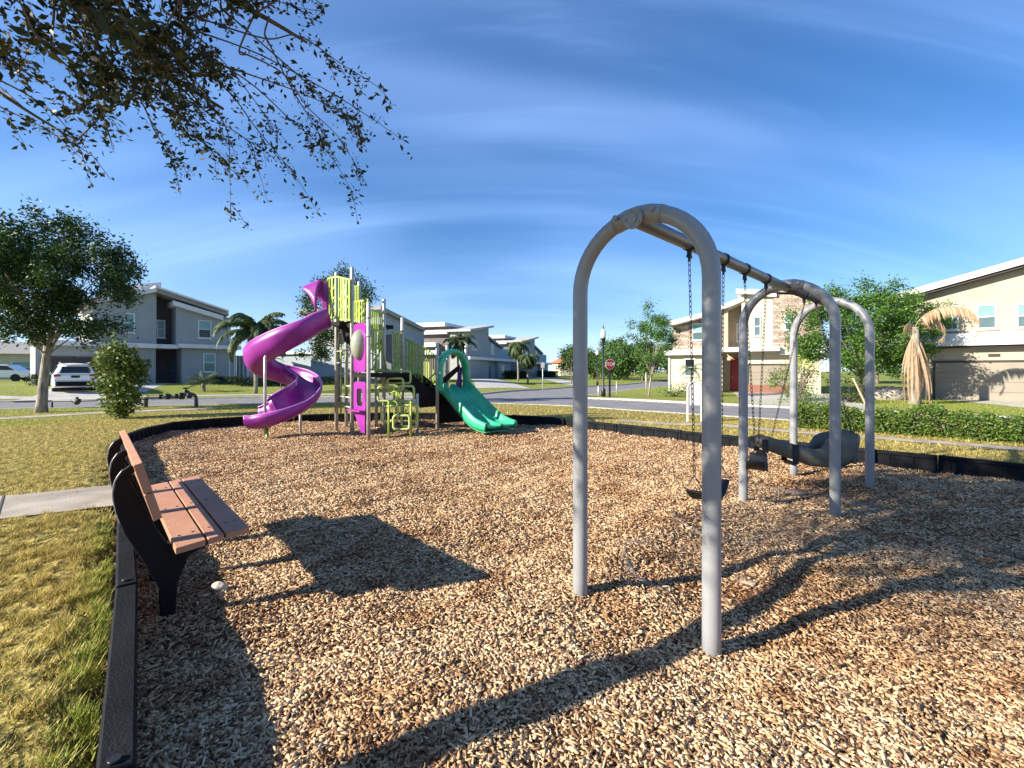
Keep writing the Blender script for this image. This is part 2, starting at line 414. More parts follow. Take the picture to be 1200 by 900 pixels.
ROAD = xy(smooth_path([V(-90,6,0), V(-50,13.5,0), V(-30,17.2,0), V(-20.5,19.6,0), V(-13,22.0,0), V(-6,23.1,0), V(0,22.6,0), V(3.9,20.9,0), V(6.9,17.9,0), V(9.7,15.3,0), V(14,11.4,0), V(24,3,0), V(40,-8,0)], 6))
STREET = xy(smooth_path([V(-1,23.5,0), V(2,29,0), V(7.2,38,0), V(14,46.5,0), V(26,60,0), V(60,92,0)], 5))
RW, SW = 2.75, 3.3
def ss(a, b, x):
    t = np.clip((x-a)/(b-a), 0, 1); return t*t*(3-2*t)
def rise(X, Y):
    q = (X+26.1)*-.743+(Y-33.2)*.669
    a = .48*ss(-8, -2, q)*ss(-6, -14, X); b = .35*ss(28, 38, Y)*ss(3, -4, X); c = .25*ss(48, 60, Y)
    d = .04*np.sin(X*.35+1)*np.sin(Y*.3)
    return np.maximum(np.maximum(a, b), c)+d*ss(8, 14, np.hypot(X, Y-6))*0.5
def sd_road(X, Y): return np.maximum(RW-line_d(X, Y, ROAD), SW-line_d(X, Y, STREET))
def ground_z(X, Y):
    X = np.asarray(X, float); Y = np.asarray(Y, float)
    z = .10+rise(X, Y)
    b = poly_sd(X, Y, BORDER); z = z-.34*ss(-.16, .12, b)
    r = sd_road(X, Y); z = z-.13*ss(-.12, .12, r)
    return z
def gz(x, y): return float(ground_z(np.array([x]), np.array([y]))[0])
def mulch_z(X, Y):
    X = np.asarray(X, float); Y = np.asarray(Y, float)
    z = .018*np.sin(X*1.7+Y*.9)+.014*np.sin(X*3.1-Y*2.3+1)+.008*np.sin(X*6.7+Y*5.1)+.006*np.sin(X*11-Y*9.7+2)
    for (cx, cy, r, d) in ((1.5,3.45,.55,.05), (2.3,4.2,.55,.05), (3.6,5.5,.7,.05)):
        q = np.hypot(X-cx, Y-cy)/r; z = z-d*np.exp(-q*q)+d*.45*np.exp(-((q-1.35)/.3)**2)
    e = poly_sd(X, Y, BORDER); z = z+.03*np.exp(-np.clip(e, 0, 9)/.25)
    return z
def mz(x, y): return float(mulch_z(np.array([x]), np.array([y]))[0])

# ------------------------------------------------------------------ ground sheets
def grid_sheet(name, xs, ys, zf, m, mask=None):
    X, Y = np.meshgrid(xs, ys, indexing='xy'); Z = zf(X, Y)
    nx, ny = len(xs), len(ys); idx = np.arange(nx*ny).reshape(ny, nx)
    F = np.stack([idx[:-1,:-1], idx[:-1,1:], idx[1:,1:], idx[1:,:-1]], -1)
    if mask is not None:
        k = mask(X, Y); kk = k[:-1,:-1] | k[1:,1:] | k[:-1,1:] | k[1:,:-1]; F = F[kk]
    F = F.reshape(-1, 4); used = np.unique(F); rm = np.full(nx*ny, -1); rm[used] = np.arange(len(used))
    Vv = np.stack([X.ravel(), Y.ravel(), Z.ravel()], 1)[used]
    return mesh_np(name, Vv, rm[F], m, smooth=True)
def axis(lo, a, b, hi, st):
    mid = np.arange(a, b, st); g = []
    x = b; s = st
    while x < hi: g.append(x); s *= 1.25; x += s
    g.append(hi); h = []; x = a; s = st
    while x > lo: s *= 1.25; x -= s; h.append(max(x, lo))
    return np.array(sorted(set(h)) + list(mid) + g)
g = grid_sheet('ground', axis(-900,-40,30,900,.2), axis(-300,-4,50,1500,.2), ground_z, M_lawn); tag(g, kind='structure')
mu = grid_sheet('mulch_bed', np.arange(-9,10,.09), np.arange(-3,14.5,.09), mulch_z, M_mulch, lambda X, Y: poly_sd(X, Y, BORDER) > -.06)
tag(mu, kind='structure')

def offset_line(pts, d):
    o = []
    for i, p in enumerate(pts):
        a = Vector(pts[max(i-1, 0)]); b = Vector(pts[min(i+1, len(pts)-1)]); t = (b-a).normalized()
        o.append((p[0]-t.y*d, p[1]+t.x*d))
    return o
def ribbon(name, pts, w0, w1, dz, m, thick=.0, kind='structure', zbase=None):
    zb = zbase or (lambda x, y: float(.10+rise(np.array([x]), np.array([y]))[0]))
    mb = MB(); nn = max(2, int(abs(w1-w0)/.5)+1); rows = []
    for k in range(nn+1):
        o = offset_line(pts, w0+(w1-w0)*k/nn); rows.append([(x, y, zb(x, y)+dz) for x, y in o])
    mb.grid(rows, False)
    if thick:
        for r in (rows[0], rows[-1]): mb.grid([r, [(x, y, z-thick) for x, y, z in r]], False)
    o = mb.build(name, m, recalc=False); tag(o, kind=kind); return o
ribbon('road', ROAD, -RW, RW, -.08, M_asphalt)
ribbon('side_street', STREET, -SW, SW, -.084, M_asphalt)
def kerb(name, line, other, ow, w0, w1):
    """concrete kerb, left out where the other road joins"""
    o = offset_line(line, (w0+w1)/2); run = []; mb = MB()
    def flush(run):
        if len(run) > 1:
            P = np.array(run); 
            for (a, b) in zip(run[:-1], run[1:]):
                A, B = Vector((*a, 0)), Vector((*b, 0)); d = (B-A).normalized(); sd = Vector((-d.y, d.x, 0))*abs(w1-w0)/2
                za, zb_ = .115+float(rise(np.array([a[0]]), np.array([a[1]]))[0]), .115+float(rise(np.array([b[0]]), np.array([b[1]]))[0])
                c = [A-sd, B-sd, B+sd, A+sd]; zt = [za, zb_, zb_, za]
                vs = [(p.x, p.y, t-.16) for p, t in zip(c, zt)]+[(p.x, p.y, t) for p, t in zip(c, zt)]
                mb.add(vs, [(4,5,6,7),(0,1,5,4),(1,2,6,5),(2,3,7,6),(3,0,4,7)])
    for p in o:
        if line_d(np.array([p[0]]), np.array([p[1]]), other)[0] < ow-.05: flush(run); run = []
        else: run.append(p)
    flush(run)
    return mb
def dense(line, st=.8):
    o = []
    for a, b in zip(line[:-1], line[1:]):
        n = max(1, int(math.dist(a, b)/st))
        for k in range(n): o.append((a[0]+(b[0]-a[0])*k/n, a[1]+(b[1]-a[1])*k/n))
    return o+[line[-1]]
RD, SD = dense(ROAD), dense(STREET)
for nm, ln, ot, ow, a, b in (('kerb', RD, STREET, SW, -RW-.16, -RW+.02), ('kerb', RD, STREET, SW, RW-.02, RW+.22),
                             ('kerb', SD, ROAD, RW, -SW-.16, -SW+.02), ('kerb', SD, ROAD, RW, SW-.02, SW+.16)):
    tag(kerb(nm, ln, ot, ow, a, b).build(nm, M_concrete), kind='structure')
# sidewalk on the far side of the road, footpath round the playground, path that meets the bench
ribbon('sidewalk', [p for p in ROAD if p[0] < -2.2], RW+1.7, RW+2.9, .010, M_concrete)
def sheet(name, poly, m, dz=.008, sub=1):
    mb = MB(); mb.add([(x, y, .10+float(rise(np.array([x]), np.array([y]))[0])+dz) for x, y in poly], [tuple(range(len(poly)))])
    return tag(mb.build(name, m, recalc=False), kind='structure')
fp = smooth_path([V(3.0,13.0,0), V(4.07,12.1,0), V(5.2,11.9,0), V(6.3,10.75,0), V(7.5,9.7,0), V(9.2,8.1,0), V(12,5.2,0)], 4)
ribbon('footpath', xy(fp), -.26, .26, .010, M_path)
fp2 = smooth_path([V(-19,8.5,0), V(-16.2,11.9,0), V(-14.8,14.2,0), V(-13.6,15.8,0), V(-11,17.0,0)], 4)
ribbon('footpath', xy(fp2), -.45, .45, .010, M_path)
def quad_sheet(name, a, b, c, d, m, dz=.012, n=14):
    a, b, c, d = map(Vector, (a, b, c, d)); rows = []
    for i in range(n+1):
        l_, r_ = a.lerp(d, i/n), b.lerp(c, i/n); row = []
        for k in range(n+1):
            p = l_.lerp(r_, k/n); row.append((p.x, p.y, float(.10+rise(np.array([p.x]), np.array([p.y]))[0])+dz))
        rows.append(row)
    mb = MB(); mb.grid(rows, False); return tag(mb.build(name, m, recalc=False), kind='structure')
quad_sheet('path', (-4.02,4.78), (-4.86,5.58), (-12.6,.95), (-11.8,.05), M_path)
for k in (.105, .30, .50, .70, .90):
    a = Vector((-4.02,4.78)).lerp(Vector((-11.8,.05)), k); b = Vector((-4.86,5.58)).lerp(Vector((-12.6,.95)), k); d = (Vector((-11.8,.05))-Vector((-4.02,4.78))).normalized()*.008
    quad_sheet('path_joint', a-d, b-d, b+d, a+d, M_soil, dz=.017, n=2)
# driveways
quad_sheet('driveway', (-23.6,21.4), (-20.2,22.6), (-24.9,33.6), (-28.9,29.6), M_concrete)
quad_sheet('driveway', (10.0,19.4), (13.2,16.4), (19.6,27.6), (14.6,30.2), M_concrete)
quad_sheet('driveway', (-2.6,33.0), (1.5,36.5), (-2.5,67), (-5.4,60.5), M_concrete)
quad_sheet('driveway', (6.0,46.0), (7.5,49.5), (6.2,86), (2.6,79), M_concrete)
quad_sheet('driveway', (18.6,14.2), (23.0,10.2), (25.5,18.8), (21.3,22.6), M_concrete)

# ------------------------------------------------------------------ mulch chips (loose, uncountable)
def chips():
    bands = [(1.2,2.4,8000,1.0), (2.4,4.0,5200,1.0), (4.0,6.5,2700,1.05), (6.5,10,1200,1.15), (10,13.8,350,1.5)]
    Ps = []; S = []
    for a, b, dens, sc in bands:
        n = int(dens*(b-a)*2.35*b); x = rng.uniform(-1.16*b, 1.16*b, n); y = rng.uniform(a, b, n)
        k = (np.abs(x) < 1.16*y+.3) & (poly_sd(x, y, BORDER) > .05)
        for cx, cy, rr_ in ((1.5,3.45,.75), (2.3,4.2,.75), (3.6,5.5,.9), (2.9,4.4,.6)):   # trodden hollows have fewer whole chips
            k &= rng.uniform(0, 1, n) > .72*np.exp(-(np.hypot(x-cx, y-cy)/rr_)**3)
        x, y = x[k], y[k]; Ps.append(np.stack([x, y], 1)); S.append(np.full(len(x), sc))
    # the chips go on past the frame edges
    n = 42000; x = rng.uniform(-8.5, 9.5, n); y = rng.uniform(-2, 9, n)
    k = (np.abs(x) >= 1.16*np.maximum(y, 0)+.3) & (poly_sd(x, y, BORDER) > .05); x, y = x[k], y[k]; Ps.append(np.stack([x, y], 1)); S.append(np.full(len(x), 1.25))
    P = np.concatenate(Ps); S = np.concatenate(S); n = len(P)
    L = rng.gamma(2.4, .0038, n)*S+.005; W = rng.uniform(.0025, .0070, n)*S; T = rng.uniform(.0012, .0035, n)*S
    yaw = rng.uniform(0, 2*np.pi, n); pit = rng.normal(0, .30, n); rol = rng.normal(0, .45, n)
    cz, sz = np.cos(yaw), np.sin(yaw)
    d = np.stack([cz*np.cos(pit), sz*np.cos(pit), np.sin(pit)], 1)
    s0 = np.stack([-sz, cz, np.zeros(n)], 1); u0 = np.cross(d, s0)
    s = s0*np.cos(rol)[:,None]+u0*np.sin(rol)[:,None]; u = np.cross(d, s)
    z = mulch_z(P[:,0], P[:,1])+rng.uniform(.002, .018, n)
    C = np.stack([P[:,0], P[:,1], z], 1)
    tap = rng.uniform(.35, 1, n)
    vs = np.empty((n, 8, 3)); i = 0
    for kz in (-1, 1):
        for (a, b) in ((-1,-1), (1,-1), (1,1), (-1,1)):
            ww = np.where(a > 0, W*tap, W)
            vs[:, i] = C+d*(a*L)[:,None]+s*(b*ww)[:,None]+u*(kz*T)[:,None]; i += 1
    f = np.array([(4,5,6,7), (0,1,5,4), (1,2,6,5), (2,3,7,6), (3,0,4,7)])
    F = (np.arange(n)*8)[:,None,None]+f[None]
    M = mat('chip', (.4,.3,.2), .85, island=[(.08,.045,.03), (.27,.165,.105), (.47,.33,.215), (.60,.45,.31), (.70,.57,.43)], spec=.2)
    # per-chip colour times broad damp and red-brown patches
    t = M.node_tree; b = t.nodes['Principled BSDF']; src = b.inputs['Base Color'].links[0].from_socket
    tcn = t.nodes.new('ShaderNodeTexCoord')
    for sc_, a, c, lo, hi in ((.55, (.82,.70,.56), (1.04,1.0,.90), .36, .52), (2.6, (.70,.60,.50), (1.04,1.02,.96), .38, .50)):
        nz = t.nodes.new('ShaderNodeTexNoise'); nz.inputs['Scale'].default_value = sc_; nz.inputs['Detail'].default_value = 6; nz.inputs['Roughness'].default_value = .65; t.links.new(tcn.outputs['Object'], nz.inputs['Vector'])
        rp = t.nodes.new('ShaderNodeValToRGB'); e = rp.color_ramp.elements; e[0].position = lo; e[0].color = (*a, 1); e[1].position = hi; e[1].color = (*c, 1); t.links.new(nz.outputs['Fac'], rp.inputs[0])
        mm = t.nodes.new('ShaderNodeMix'); mm.data_type = 'RGBA'; mm.blend_type = 'MULTIPLY'; mm.inputs['Factor'].default_value = 1; t.links.new(src, mm.inputs[6]); t.links.new(rp.outputs[0], mm.inputs[7]); src = mm.outputs[2]
    t.links.new(src, b.inputs['Base Color'])
    o = mesh_np('mulch_chips', vs.reshape(-1,3), F.reshape(-1,4), M)
    tag(o, 'loose tan wood chips covering the play area', 'wood chips', kind='stuff')
chips()

# ------------------------------------------------------------------ grass blades
def grass():
    bands = [(1.2,4.5,15000,1.0), (4.5,8,4200,1.2), (8,13,1300,1.6), (13,22,150,2.6)]
    X = []; Y = []; S = []
    for a, b, dens, sc in bands:
        n = int(dens*(b-a)*2.5*b); x = rng.uniform(-1.2*b, 1.2*b, n); y = rng.uniform(a, b, n)
        k = (np.abs(x) < 1.2*y+.3) & (poly_sd(x, y, BORDER) < -.07) & (sd_road(x, y) < -.25)
        k &= line_d(x, y, [(-4.4,5.2), (-12.2,.5)]) > .53
        k &= line_d(x, y, xy(fp)) > .24; k &= line_d(x, y, xy(fp2)) > .43
        clump = .6*np.sin(x*13.1+np.sin(y*9.7)*2)*np.sin(y*15.3+np.sin(x*8.1)*2)+.6*np.sin(x*33+np.sin(y*21)*1.5)*np.sin(y*39+np.sin(x*27)*1.5)
        k &= rng.uniform(-1.1, 1, n) < clump*1.6+.05
        x, y = x[k], y[k]; X.append(x); Y.append(y); S.append(np.full(len(x), sc))
    x = np.concatenate(X); y = np.concatenate(Y); sc = np.concatenate(S); n = len(x)
    z = ground_z(x, y); edge = poly_sd(x, y, BORDER); near = ss(-.30, -.08, edge)*(y < 4.3)
    h = rng.uniform(.008, .030, n)*sc**.6*(1+.25*near)*(.40+1.25*np.clip(np.sin(x*13.1+np.sin(y*9.7)*2)*np.sin(y*15.3+np.sin(x*8.1)*2)+.5, 0, 1.4)); wd = rng.uniform(.0015, .0035, n)*sc; a = rng.uniform(0, 2*np.pi, n); ln = rng.uniform(.3, 1.4, n)*h
    z = z+.014*np.clip(np.sin(x*13.1+np.sin(y*9.7)*2)*np.sin(y*15.3+np.sin(x*8.1)*2)+.2, 0, 1)*(sc < 1.5)
    b0 = np.stack([x+np.cos(a+1.57)*wd, y+np.sin(a+1.57)*wd, z-.004], 1); b1 = np.stack([x-np.cos(a+1.57)*wd, y-np.sin(a+1.57)*wd, z-.004], 1)
    tp = np.stack([x+np.cos(a)*ln, y+np.sin(a)*ln, z+h], 1)
    vs = np.stack([b0, b1, tp], 1).reshape(-1,3); F = np.arange(n*3).reshape(-1,3)
    greenk = (rng.uniform(0, 1, n) < .05+.75*near) | (np.hypot(x+1, y-6) > 13)
    Md = mat('dry_blade', (.3,.2,.1), .8, island=[(.12,.08,.025), (.42,.32,.08), (.62,.50,.16), (.76,.64,.28)], trans=.25, spec=.2)
    Mg = mat('green_blade', (.1,.2,.05), .7, island=[(.15,.20,.02), (.30,.36,.04), (.44,.50,.09)], trans=.3, spec=.3)
    o = mesh_np('grass', vs, F, Md); o.data.materials.append(Mg)
    o.data.polygons.foreach_set('material_index', greenk.astype(np.int32))
    tag(o, 'short yellow-green lawn grass around the play area', 'grass', kind='stuff')
grass()

# ------------------------------------------------------------------ black plastic border
def border():
    root = empty('playground_border', (-1.325,1.438,0), 0, 'low black plastic timber border enclosing the wood chips', 'border')
    pts = BORDER+[BORDER[0]]; segs = []
    path = []
    for a, b in zip(pts[:-1], pts[1:]):
        L = math.dist(a, b); n = max(1, round(L/1.25))
        for k in range(n):
            segs.append((Vector((*a, 0)).lerp(Vector((*b, 0)), k/n), Vector((*a, 0)).lerp(Vector((*b, 0)), (k+1)/n)))
    for A, B in segs:
        d = (B-A); L = d.length; d.normalize(); s = Vector((-d.y, d.x, 0)); up = Vector((0,0,1))
        W, h = .052, .25+random.uniform(-.012, .012)
        tilt = random.uniform(-.03, .03)
        prof = [(-W,-.05), (W,-.05), (W,.05), (W-.016,.065), (W-.016,h-.06), (W,h-.045), (W-.004,h-.006), (W-.012,h), (-W+.012,h), (-W+.004,h-.006), (-W,h-.045), (-W+.016,h-.06), (-W+.016,.065), (-W,.05)]
        mb = MB(); a0 = A+d*.006; n = len(prof)
        P = [a0+s*(x+tilt*z)+up*z for x, z in prof]
        mb.prism(P, d*(L-.012))
        k = 0
        for t in np.arange(.12, L-.05, .28):
            for sg in (-1, 1):
                c = A+d*t+s*(sg*(W-.010)+tilt*.12)+up*(.06+h-.05)/2
                mb.obox(c, d*.012, s*.009, up*((h-.11)/2))
        mb.build('timber', M_black, root, bevel=.004)
        cp = MB(); cp.tube([A+up*(h-.002)+d*.06, A+up*(h+.012)+d*.06], .018, 10); cp.build('spike_cap', M_blackm, root)
border()
# ------------------------------------------------------------------ bench
def bench():
    U = Vector((-.675,.738,0)); Vv = Vector((.738,.675,0)); Z = Vector((0,0,1)); R0 = Vector((-1.93,2.62,0))
    root = empty('park_bench', R0+U*.95, 0, 'bench of brown plastic planks on black supports beside the playground border', 'bench')
    def P(u, v, z): return R0+U*u+Vv*v+Z*z
    L = 1.93
    for (v0, v1) in ((0,.145), (.157,.238), (.250,.375)):
        z0 = .465+v0*.10; z1 = .465+v1*.10; mb = MB()
        mb.obox((P(0,v0,z0)+P(L,v1,z1))/2, U*L/2, (Vv*(v1-v0)+Z*(z1-z0))/2, Z*.019)
        mb.build('seat_plank', M_plank, root, bevel=.004)
    nrm = (Vv*(.285)+Z*.085).normalized()
    b = P(0,-.080,.665); t = P(0,-.168,.99); h = (t-b)/2
    for f0, f1 in ((-1,-.06), (-.03,1)):
        mb = MB(); c = (b+t)/2+h*(f0+f1)/2+U*L/2
        mb.obox(c, U*L/2, h*(f1-f0)/2, nrm*.021); mb.build('back_plank', M_plank, root, bevel=.004)
    bolt = MB()
    for u in (.22,.95,1.68):
        prof = [(.37,.475), (.37,.44), (.20,.405), (.09,.36), (.03,.2), (.02,-.03), (-.05,-.03), (-.06,.2), (-.14,.40), (-.215,.56), (-.255,.70), (-.265,.80), (-.255,.87), (-.225,.93), (-.19,.955), (-.16,.93), (-.185,.90), (-.19,.86), (-.165,.80), (-.12,.68), (-.07,.56), (-.02,.46), (0,.446)]
        mb = MB(); pl = [P(u-.02, v, z) for v, z in prof]
        mb.prism(pl, U*.04); mb.build('support', M_paint, root, bevel=.006)
        # pale tube stands in for the highlight along the hoop edge
        rim = MB(); rim.tube([P(u-.012, v, z) for v, z in smooth2([(-.235,.62), (-.258,.72), (-.268,.80), (-.257,.875), (-.224,.934)])], .0045, 6)
        rim.build('edge_highlight', M_galv, root)
        for v in (.04,.11,.195,.29,.34):
            bolt.tube([P(u, v, .465+v*.1+.018), P(u, v, .465+v*.1+.0215)], .009, 8)
        bs = MB()
        for z in (.78,.91): bs.tube([P(u,-.165,z)-nrm*.01, P(u,-.165,z)-nrm*.03], .010, 8)
        bs.build('bolt', M_galv, root)
    bolt.build('bolt', M_blackm, root)
def smooth2(p): return [(q.x, q.y) for q in smooth_path([V(a, b, 0) for a, b in p], 4)]
bench()

# ------------------------------------------------------------------ swing frame
A1 = [V(1.073,2.455,0), V(.456,3.05,0)]; A2 = [V(3.305,4.67,0), V(2.657,5.245,0)]; A3 = [V(4.53,5.76,0), V(4.066,6.63,0)]
A3 = [V(4.53,5.78,0), V(4.04,6.55,0)]
APEX = 2.44
def arch_pts(a, b, top):
    c = (a+b)/2; r = (a-b).length/2; d = (a-b).normalized(); pts = []
    zc = top-r
    for z in np.linspace(-.2, zc, 8): pts.append(a+Vector((0,0,z)))
    for k in range(1, 24):
        t = math.pi*k/24; pts.append(c+d*(r*math.cos(t))+Vector((0,0,zc+r*math.sin(t))))
    for z in np.linspace(zc, -.2, 8): pts.append(b+Vector((0,0,z)))
    return pts
swing = empty('swing_frame', ((A1[0]+A3[1])/2).to_tuple(), 0, 'grey steel swing frame with three arched supports and a top beam', 'swing frame')
BM = [(a[0]+a[1])/2 for a in (A1, A2, A3)]; BZ = APEX-.035
for a in (A1, A2, A3):
    mb = MB(); mb.tube(arch_pts(a[0], a[1], APEX), .049, 20); mb.build('arch', M_galv, swing)
b0, b1, b2 = [p+Vector((0,0,BZ)) for p in BM]
d01 = (b1-b0).normalized(); d12 = (b2-b1).normalized()
mb = MB(); mb.tube([b0-d01*.06, b0, b1-d01*.02], .045, 18); mb.build('beam', M_beam, swing)
mb = MB(); mb.tube([b1+d12*.02, b2, b2+d12*.06], .045, 18); mb.build('beam', M_beam, swing)
for p, d in ((b0-d01*.06, -d01), (b2+d12*.06, d12)):
    mb = MB(); mb.tube([p, p+d*.012], .062, 20); mb.tube([p+d*.012, p+d*.02], .03, 14)
    s = d.cross(Vector((0,0,1))); u = s.cross(d)
    for k in range(5):
        a = 2*math.pi*k/5; q = p+(s*math.cos(a)+u*math.sin(a))*.048; mb.tube([q, q+d*.022], .008, 6)
    mb.build('end_cap', M_galv, swing)
for p, d in ((b0, d01), (b1, d01), (b2, d12)):
    mb = MB(); s = d.cross(Vector((0,0,1)))
    mb.tube([p-s*.16+Vector((0,0,.006)), p-s*.07+Vector((0,0,.029)), p+Vector((0,0,.035)), p+s*.07+Vector((0,0,.029)), p+s*.16+Vector((0,0,.006))], [.053,.056,.056,.056,.053], 18)
    for k in (-.12, .12):
        c = p+s*k+Vector((0,0,.03)); mb.tube([c-d*.07, c+d*.07], .009, 8); mb.tube([c-d*.078, c-d*.06], .017, 8); mb.tube([c+d*.06, c+d*.078], .017, 8)
    mb.build('clamp', M_galv, swing, bevel=0)
def on_beam(i, t):
    a, b = ((b0, b1), (b1, b2))[i]; return a.lerp(b, t)
def hanger(p, d):
    mb = MB(); mb.tube([p-d*.02, p+d*.02], .0515, 16)
    mb.bar(p+Vector((0,0,-.04)), p+Vector((0,0,-.085)), .03, .014, d); mb.tube([p+Vector((0,0,-.09))-d*.028, p+Vector((0,0,-.09))+d*.028], .012, 8)
    mb.bar(p+Vector((0,0,-.09)), p+Vector((0,0,-.125)), .016, .012, d)
    mb.build('hanger', M_blackm, swing)
    return p+Vector((0,0,-.115))
# chain as real oval links
def chain_mesh(a, b, name, parent, pitch=.036):
    a, b = Vector(a), Vector(b); L = (b-a).length; n = max(2, int(L/pitch)); d = (b-a)/n; du = d.normalized()
    s = du.cross(Vector((1,.3,0))).normalized(); q = du.cross(s); mb = MB()
    for i in range(n):
        c = a+d*(i+.5); side = s if i % 2 else q; hl = d.length*.5+.0045; hw = .0105; pts = []
        for k in range(10):
            t = 2*math.pi*k/10; ex = math.cos(t); ey = math.sin(t)
            pts.append(c+side*(hw*ex*.85)+du*(hl*.98*(abs(ey)**.7)*(1 if ey > 0 else -1)))
        mb.tube(pts, .0027, 5, closed=True)
    return mb.build(name, M_chain, parent, recalc=False)
def belt_swing(t0, t1, z, label, sag, sway, twist=0.0, width=.145):
    h0 = hanger(on_beam(0, t0), d01); h1 = hanger(on_beam(0, t1), d01)
    e0, e1 = Vector((h0.x, h0.y, z)), Vector((h1.x, h1.y, z)); mid = (e0+e1)/2+Vector((*sway, 0)); ax = (e1-e0).normalized()
    ax = Matrix.Rotation(twist, 3, 'Z') @ ax; span = .25
    e0, e1 = mid-ax*span, mid+ax*span
    root = empty('belt_swing', mid.to_tuple(), 0, label, 'swing', 'belt swings hanging from the beam')
    acr = ax.cross(Vector((0,0,1))).normalized()
    for h, e in ((h0, e0), (h1, e1)):
        top = e+Vector((0,0,.11)); chain_mesh(h, top, 'chain', root)
        mb = MB(); mb.tube([top, e+acr*width*.5+Vector((0,0,.005)), e-acr*width*.5+Vector((0,0,.005)), top], .0045, 6); mb.build('triangle_link', M_blackm, root)
    rows = []
    for k in range(13):
        u = k/12; s = math.sin(math.pi*u); c = e0.lerp(e1, u)+Vector((0,0,-sag*s**.75+.0)); w_ = width*.5*(.86+.2*s)
        rows.append([c+acr*x*w_+Vector((0,0,-.010*abs(x)**2*s)) for x in (-1,-.5,0,.5,1)])
    mb = MB(); mb.grid(rows); mb.build('seat', M_rubber, root, solid=.013, bevel=.003)
    return root
belt_swing(.224, .427, .64, 'black rubber belt swing nearest the camera, half hidden by the front leg', .10, (.0,-.02))
belt_swing(.585, .775, .70, 'black rubber belt swing hanging near the middle arch', .10, (.0,-.02), R(14), .17)
# adaptive seat in the second bay
def adaptive():
    h = [hanger(on_beam(1, t), d12) for t in (.36, .64)]
    root = empty('adaptive_swing', at(950,540,5.5).to_tuple(), 0, 'long dark grey moulded bucket swing with a high back in the far bay', 'swing')
    Y0 = 5.42
    st = [(889,514,522,.08), (903,512,528,.12), (922,518,535,.13), (940,523,541,.14), (955,527,547,.15), (964,526,548,.16), (971,515,549,.17), (979,511,550,.18), (988,509,549,.18), (998,508,545,.18), (1005,508,538,.18), (1009,511,524,.15)]
    def row(px, yt, yb, w, off):
        a, b = at(px, yt, Y0), at(px, yb, Y0); x = a.x; zt, zb = a.z, b.z; r = []
        for (f, g_) in ((-1,1), (-1.0,.55), (-.95,.2), (-.75,.03), (0,0), (.75,.03), (.95,.2), (1.0,.55), (1,1)):
            r.append(Vector((x, Y0+.14+f*(w-off)*.72, zb+off+g_*(zt-zb-off*.3))))
        return r
    outer = MB(); outer.grid([row(*s, 0) for s in st]); o = outer.build('shell', M_tub, root, solid=.022)
    back = MB(); rows = []
    for px, zs in ((1003,.0), (1009,.012)):
        pass
    a, b = at(1004,507,Y0), at(1004,545,Y0)
    back.grid([[Vector((a.x+.03*math.sin(math.pi*v)-.015, Y0+.14+f*.135*(1-.25*v*v), a.z+.01-(a.z-b.z)*(1-v))) for f in (-1,-.5,0,.5,1)] for v in (0,.25,.5,.75,1)])
    back.build('backrest', M_tub, root, solid=.03)
    for sg in (-1, 1):
        c = at(990,530,Y0); c.y = Y0+.14+sg*.152
        mb = MB(); mb.tube([c-Vector((0,.012,0)), c+Vector((0,.012,0))], [.075,.068], 20); mb.build('side_boss', M_tub, root, bevel=.004)
    for px in (899, 934):
        mb = MB(); zt = at(px, 517 if px < 910 else 523, Y0).z+.012; zb = at(px, 530 if px < 910 else 543, Y0).z-.015; x = at(px,0,Y0).x; w_ = .145 if px > 910 else .12
        pts = [V(x,Y0+.14-w_*.8,zt), V(x,Y0+.14-w_*.8,zb), V(x,Y0+.14+w_*.8,zb), V(x,Y0+.14+w_*.8,zt)]
        for p, q in zip(pts[:-1], pts[1:]): mb.bar(p, q, .05, .008, (1,0,0)) if abs(p.z-q.z) < .01 else mb.obox((p+q)/2, V(.035,0,0), V(0,.005,0), (p-q)/2)
        mb.build('strap', M_blackm, root)
    chain_mesh(h[0], at(904,513,Y0+.06), 'chain', root); 
    chain_mesh(h[1], at(998,508,Y0+.02), 'chain', root); chain_mesh(h[1]+V(.02,0,0), at(999,508,Y0+.26), 'chain', root)
adaptive()

# ------------------------------------------------------------------ play structure
play = empty('play_structure', (-3.0,11.3,0), 0, 'tall play structure with purple spiral slide, lime climbers and green double slide', 'play structure')
PP = {}
def post(name, px, Y, ytop, zb=-.1, r=.045, m=None, ztop=None):
    X = (px-600)/FPX*Y; zt = ztop if ztop is not None else EYE+(HZ-ytop)/FPX*Y; PP[name] = V(X, Y, 0)
    mb = MB(); mb.tube([(X,Y,zb), (X,Y,zt-.015), (X,Y,zt)], [r,r,r*.75], 12)
    o = mb.build('post', m or M_post, play)
    cl = MB()
    for z in (zt-.34, zt-.75):
        if zt > 1.5: cl.tube([(X,Y,z-.03), (X,Y,z+.03)], r*1.28, 12)
    if cl.v: cl.build('collar', M_post, o)
post('p2', 412.5, 10.8, 313); post('p3', 394.3, 11.6, 319); post('p4', 432, 10.2, 354); post('p5', 450, 11.35, 350)
post('p6', 471.5, 12.15, 372); post('p7', 512.5, 11.7, 404); post('p8', 546.3, 12.35, 405)
post('q1', 441, 12.6, 420); post('q2', 421, 12.3, 330); post('s', 489, 11.0, 461, r=.035)
post('q3', 524, 12.9, 404); post('q4', 406, 12.3, 333)
def poly_deck(name, pts, z, th, m): 
    mb = MB(); mb.prism([V(p[0], p[1], z-th) for p in pts], V(0,0,th)); return mb.build(name, m, play)
def atz(px, Y, py=0): return at(px, py, Y)
D1 = [PP['p2'], PP['p3'], V(-3.72,12.3,0), V(-3.0,11.55,0)]
poly_deck('deck', D1, 2.66, .09, M_deck)
D2 = [PP['p4'], at(482,0,11.1), PP['p6'], V(-3.6,12.4,0), PP['p2']]
